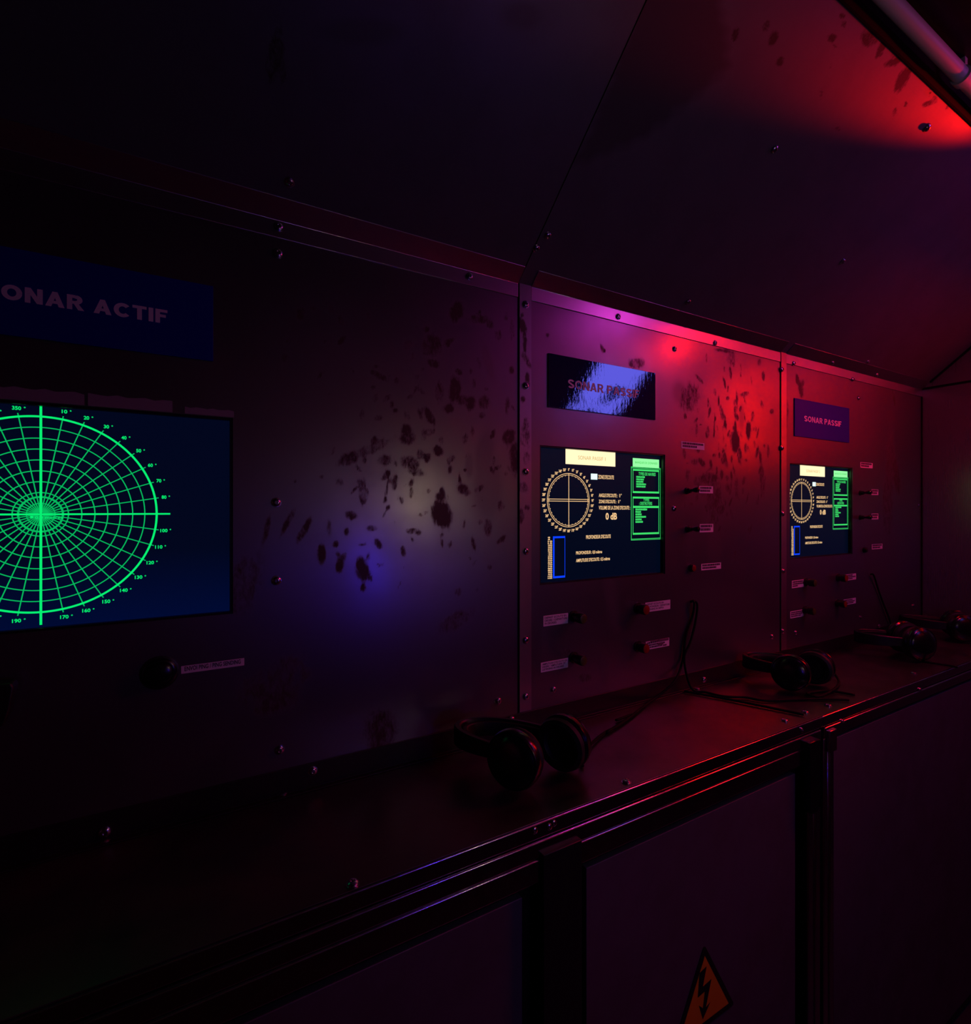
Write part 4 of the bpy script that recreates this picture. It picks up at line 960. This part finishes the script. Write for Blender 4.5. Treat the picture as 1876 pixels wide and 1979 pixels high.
# added unseen spot lamp, raking red light along the upper edge of the slope
SPP = np.array([2.10, -.60, 2.36]); SPT = np.array([1.22, -.430, 2.392])
sp = thing('added_spotlight', 'added red spot lamp out of view below the ceiling pipe', 'lamp', (SPP[0], SPP[1], Z_FLAT))
MB().lathe([(-.075, .012), (-.06, .024), (-.005, .028), (-.005, .024), (-.03, .020), (-.03, 0)], SPP + (SPP - SPT) / np.linalg.norm(SPP - SPT) * .012, SPT - SPP, 20).build('housing', M_BLACK, sp, smooth='angle')
MB().box(SPP[0] + .04, SPP[0] + .055, SPP[1] - .006, SPP[1] + .006, SPP[2] + .01, Z_FLAT).build('added_bracket', M_BLACK, sp)
pl_ = bpy.data.lights.new('added_red_spot', 'SPOT'); pl_.energy = RED_W; pl_.color = RED_C; pl_.shadow_soft_size = .012; pl_.spot_size = math.radians(13.5); pl_.spot_blend = 1.0
pl_o = bpy.data.objects.new('added_red_spot', pl_); COL.objects.link(pl_o); pl_o.location = SPP; pl_o.rotation_euler = Vector(SPT - SPP).to_track_quat('-Z', 'Y').to_euler()
# added red glowing panel on the end wall, extends the red wall reflection
el = thing('added_red_panel', 'added tall red glowing panel out of view on the end wall', 'lamp', (X_END, -.76, 1.80))
MB().box(X_END - .02, X_END - .001, -.88, -.64, 1.80, 2.30).build('housing', M_BLACK, el)
MB().box(X_END - .024, X_END - .0205, -.86, -.66, 1.83, 2.27).build('red_lens', glow('added_red_panel_lens', RED_C, 24.0), el)
for k in range(11):          # added louvres keeping the panel's light off the ceiling
    z_ = 2.30 - .046 * k
    MB().prism([(X_END - .026, z_), (X_END - .090, z_ - .042), (X_END - .090, z_ - .044), (X_END - .026, z_ - .002)], 1, -.88, -.64).build('added_slat', M_BLACK, el, auto=True)
# blue-violet panel lamp on the opposite slope
def opp(x, s, lift):   # s: distance up the opposite slope
    c_, s_ = 1 / math.hypot(1, SLOPE), SLOPE / math.hypot(1, SLOPE)
    return np.array([x, Y_B + s * c_ + lift * s_, Z_T + s * s_ - lift * c_])
bl = thing('panel_lamp', 'blue violet diffuser panel lamp on the opposite sloping ceiling', 'lamp', opp(2.02, .03, 0))
bx0, bx1, s0, s1 = 1.765, 2.10, .03, .46
mm = MB(); cs = [opp(bx0, s0, .012), opp(bx1, s0, .012), opp(bx1, s1, .012), opp(bx0, s1, .012)]
def blue_mat():
    m = bpy.data.materials.new('blue_diffuser'); m.use_nodes = True; n = m.node_tree.nodes; l = m.node_tree.links; n.clear()
    e = n.new('ShaderNodeEmission'); o = n.new('ShaderNodeOutputMaterial'); l.new(e.outputs[0], o.inputs[0])
    g_ = n.new('ShaderNodeNewGeometry'); t_ = n.new('ShaderNodeTexNoise'); t_.inputs['Scale'].default_value = 9; t_.inputs['Detail'].default_value = 6
    l.new(g_.outputs['Position'], t_.inputs['Vector'])
    r_ = n.new('ShaderNodeValToRGB'); r_.color_ramp.elements[0].position = .36; r_.color_ramp.elements[0].color = (.004, .004, .03, 1)
    r_.color_ramp.elements[1].position = .44; r_.color_ramp.elements[1].color = (*BLUE_C, 1)
    l.new(t_.outputs['Fac'], r_.inputs[0]); l.new(r_.outputs[0], e.inputs[0]); e.inputs[1].default_value = BLUE_L
    return m
mm.add(cs, [(0, 1, 2, 3)]); mm.build('diffuser', blue_mat(), bl)
mm = MB()
for (a0, a1, b0, b1) in ((bx0 - .02, bx1 + .02, s0 - .02, s0), (bx0 - .02, bx1 + .02, s1, s1 + .02), (bx0 - .02, bx0, s0, s1), (bx1, bx1 + .02, s0, s1)):
    v8 = [opp(x, s, h) for x in (a0, a1) for s in (b0, b1) for h in (0, .018)]
    mm.add(v8, [(0, 1, 3, 2), (4, 6, 7, 5), (0, 4, 5, 1), (2, 3, 7, 6), (0, 2, 6, 4), (1, 5, 7, 3)])
mm.build('frame', M_BLACK, bl)
# magenta strip lamp under the flat ceiling, along the aisle
ml = thing('strip_lamp', 'slim pink strip lamp under the flat ceiling of the aisle', 'lamp', (1.70, -.87, Z_FLAT))
MB().box(1.54, 1.86, -.885, -.855, Z_FLAT - .02, Z_FLAT).build('housing', M_BLACK, ml)
area('pink_strip_light', (1.70, -.87, Z_FLAT - .022), (0, .3, -1), .28, MAG_W, MAG_C, .02, 'RECTANGLE')
# lit monitor on the opposite wall
om = thing('monitor', 'lit monitor on the wall opposite with a beige block and a blue block', 'monitor', (.82, Y_B, 1.2))
MB().box(.60, 1.06, Y_B, Y_B + .03, 1.22, 1.70).build('housing', M_BLACK, om)
MB().box(.62, 1.04, Y_B + .029, Y_B + .0302, 1.24, 1.68).build('display_panel', glow('opposite_display', (.45, .07, .70), .5), om)
MB().box(.895, .95, Y_B + .03, Y_B + .0305, 1.572, 1.617).build('beige_block', glow('opposite_beige', (1, .80, .42), 34.0), om)
MB().box(.699, .723, Y_B + .03, Y_B + .0305, 1.298, 1.330).build('blue_block', glow('opposite_blue', (.008, .012, 1), 150.0), om)
MB().box(.765, .78, Y_B + .03, Y_B + .0305, 1.305, 1.33).build('green_block', glow('opposite_green', (.01, .7, .3), 4), om)

for o in bpy.data.objects:
    if '_w' in o: del o['_w']
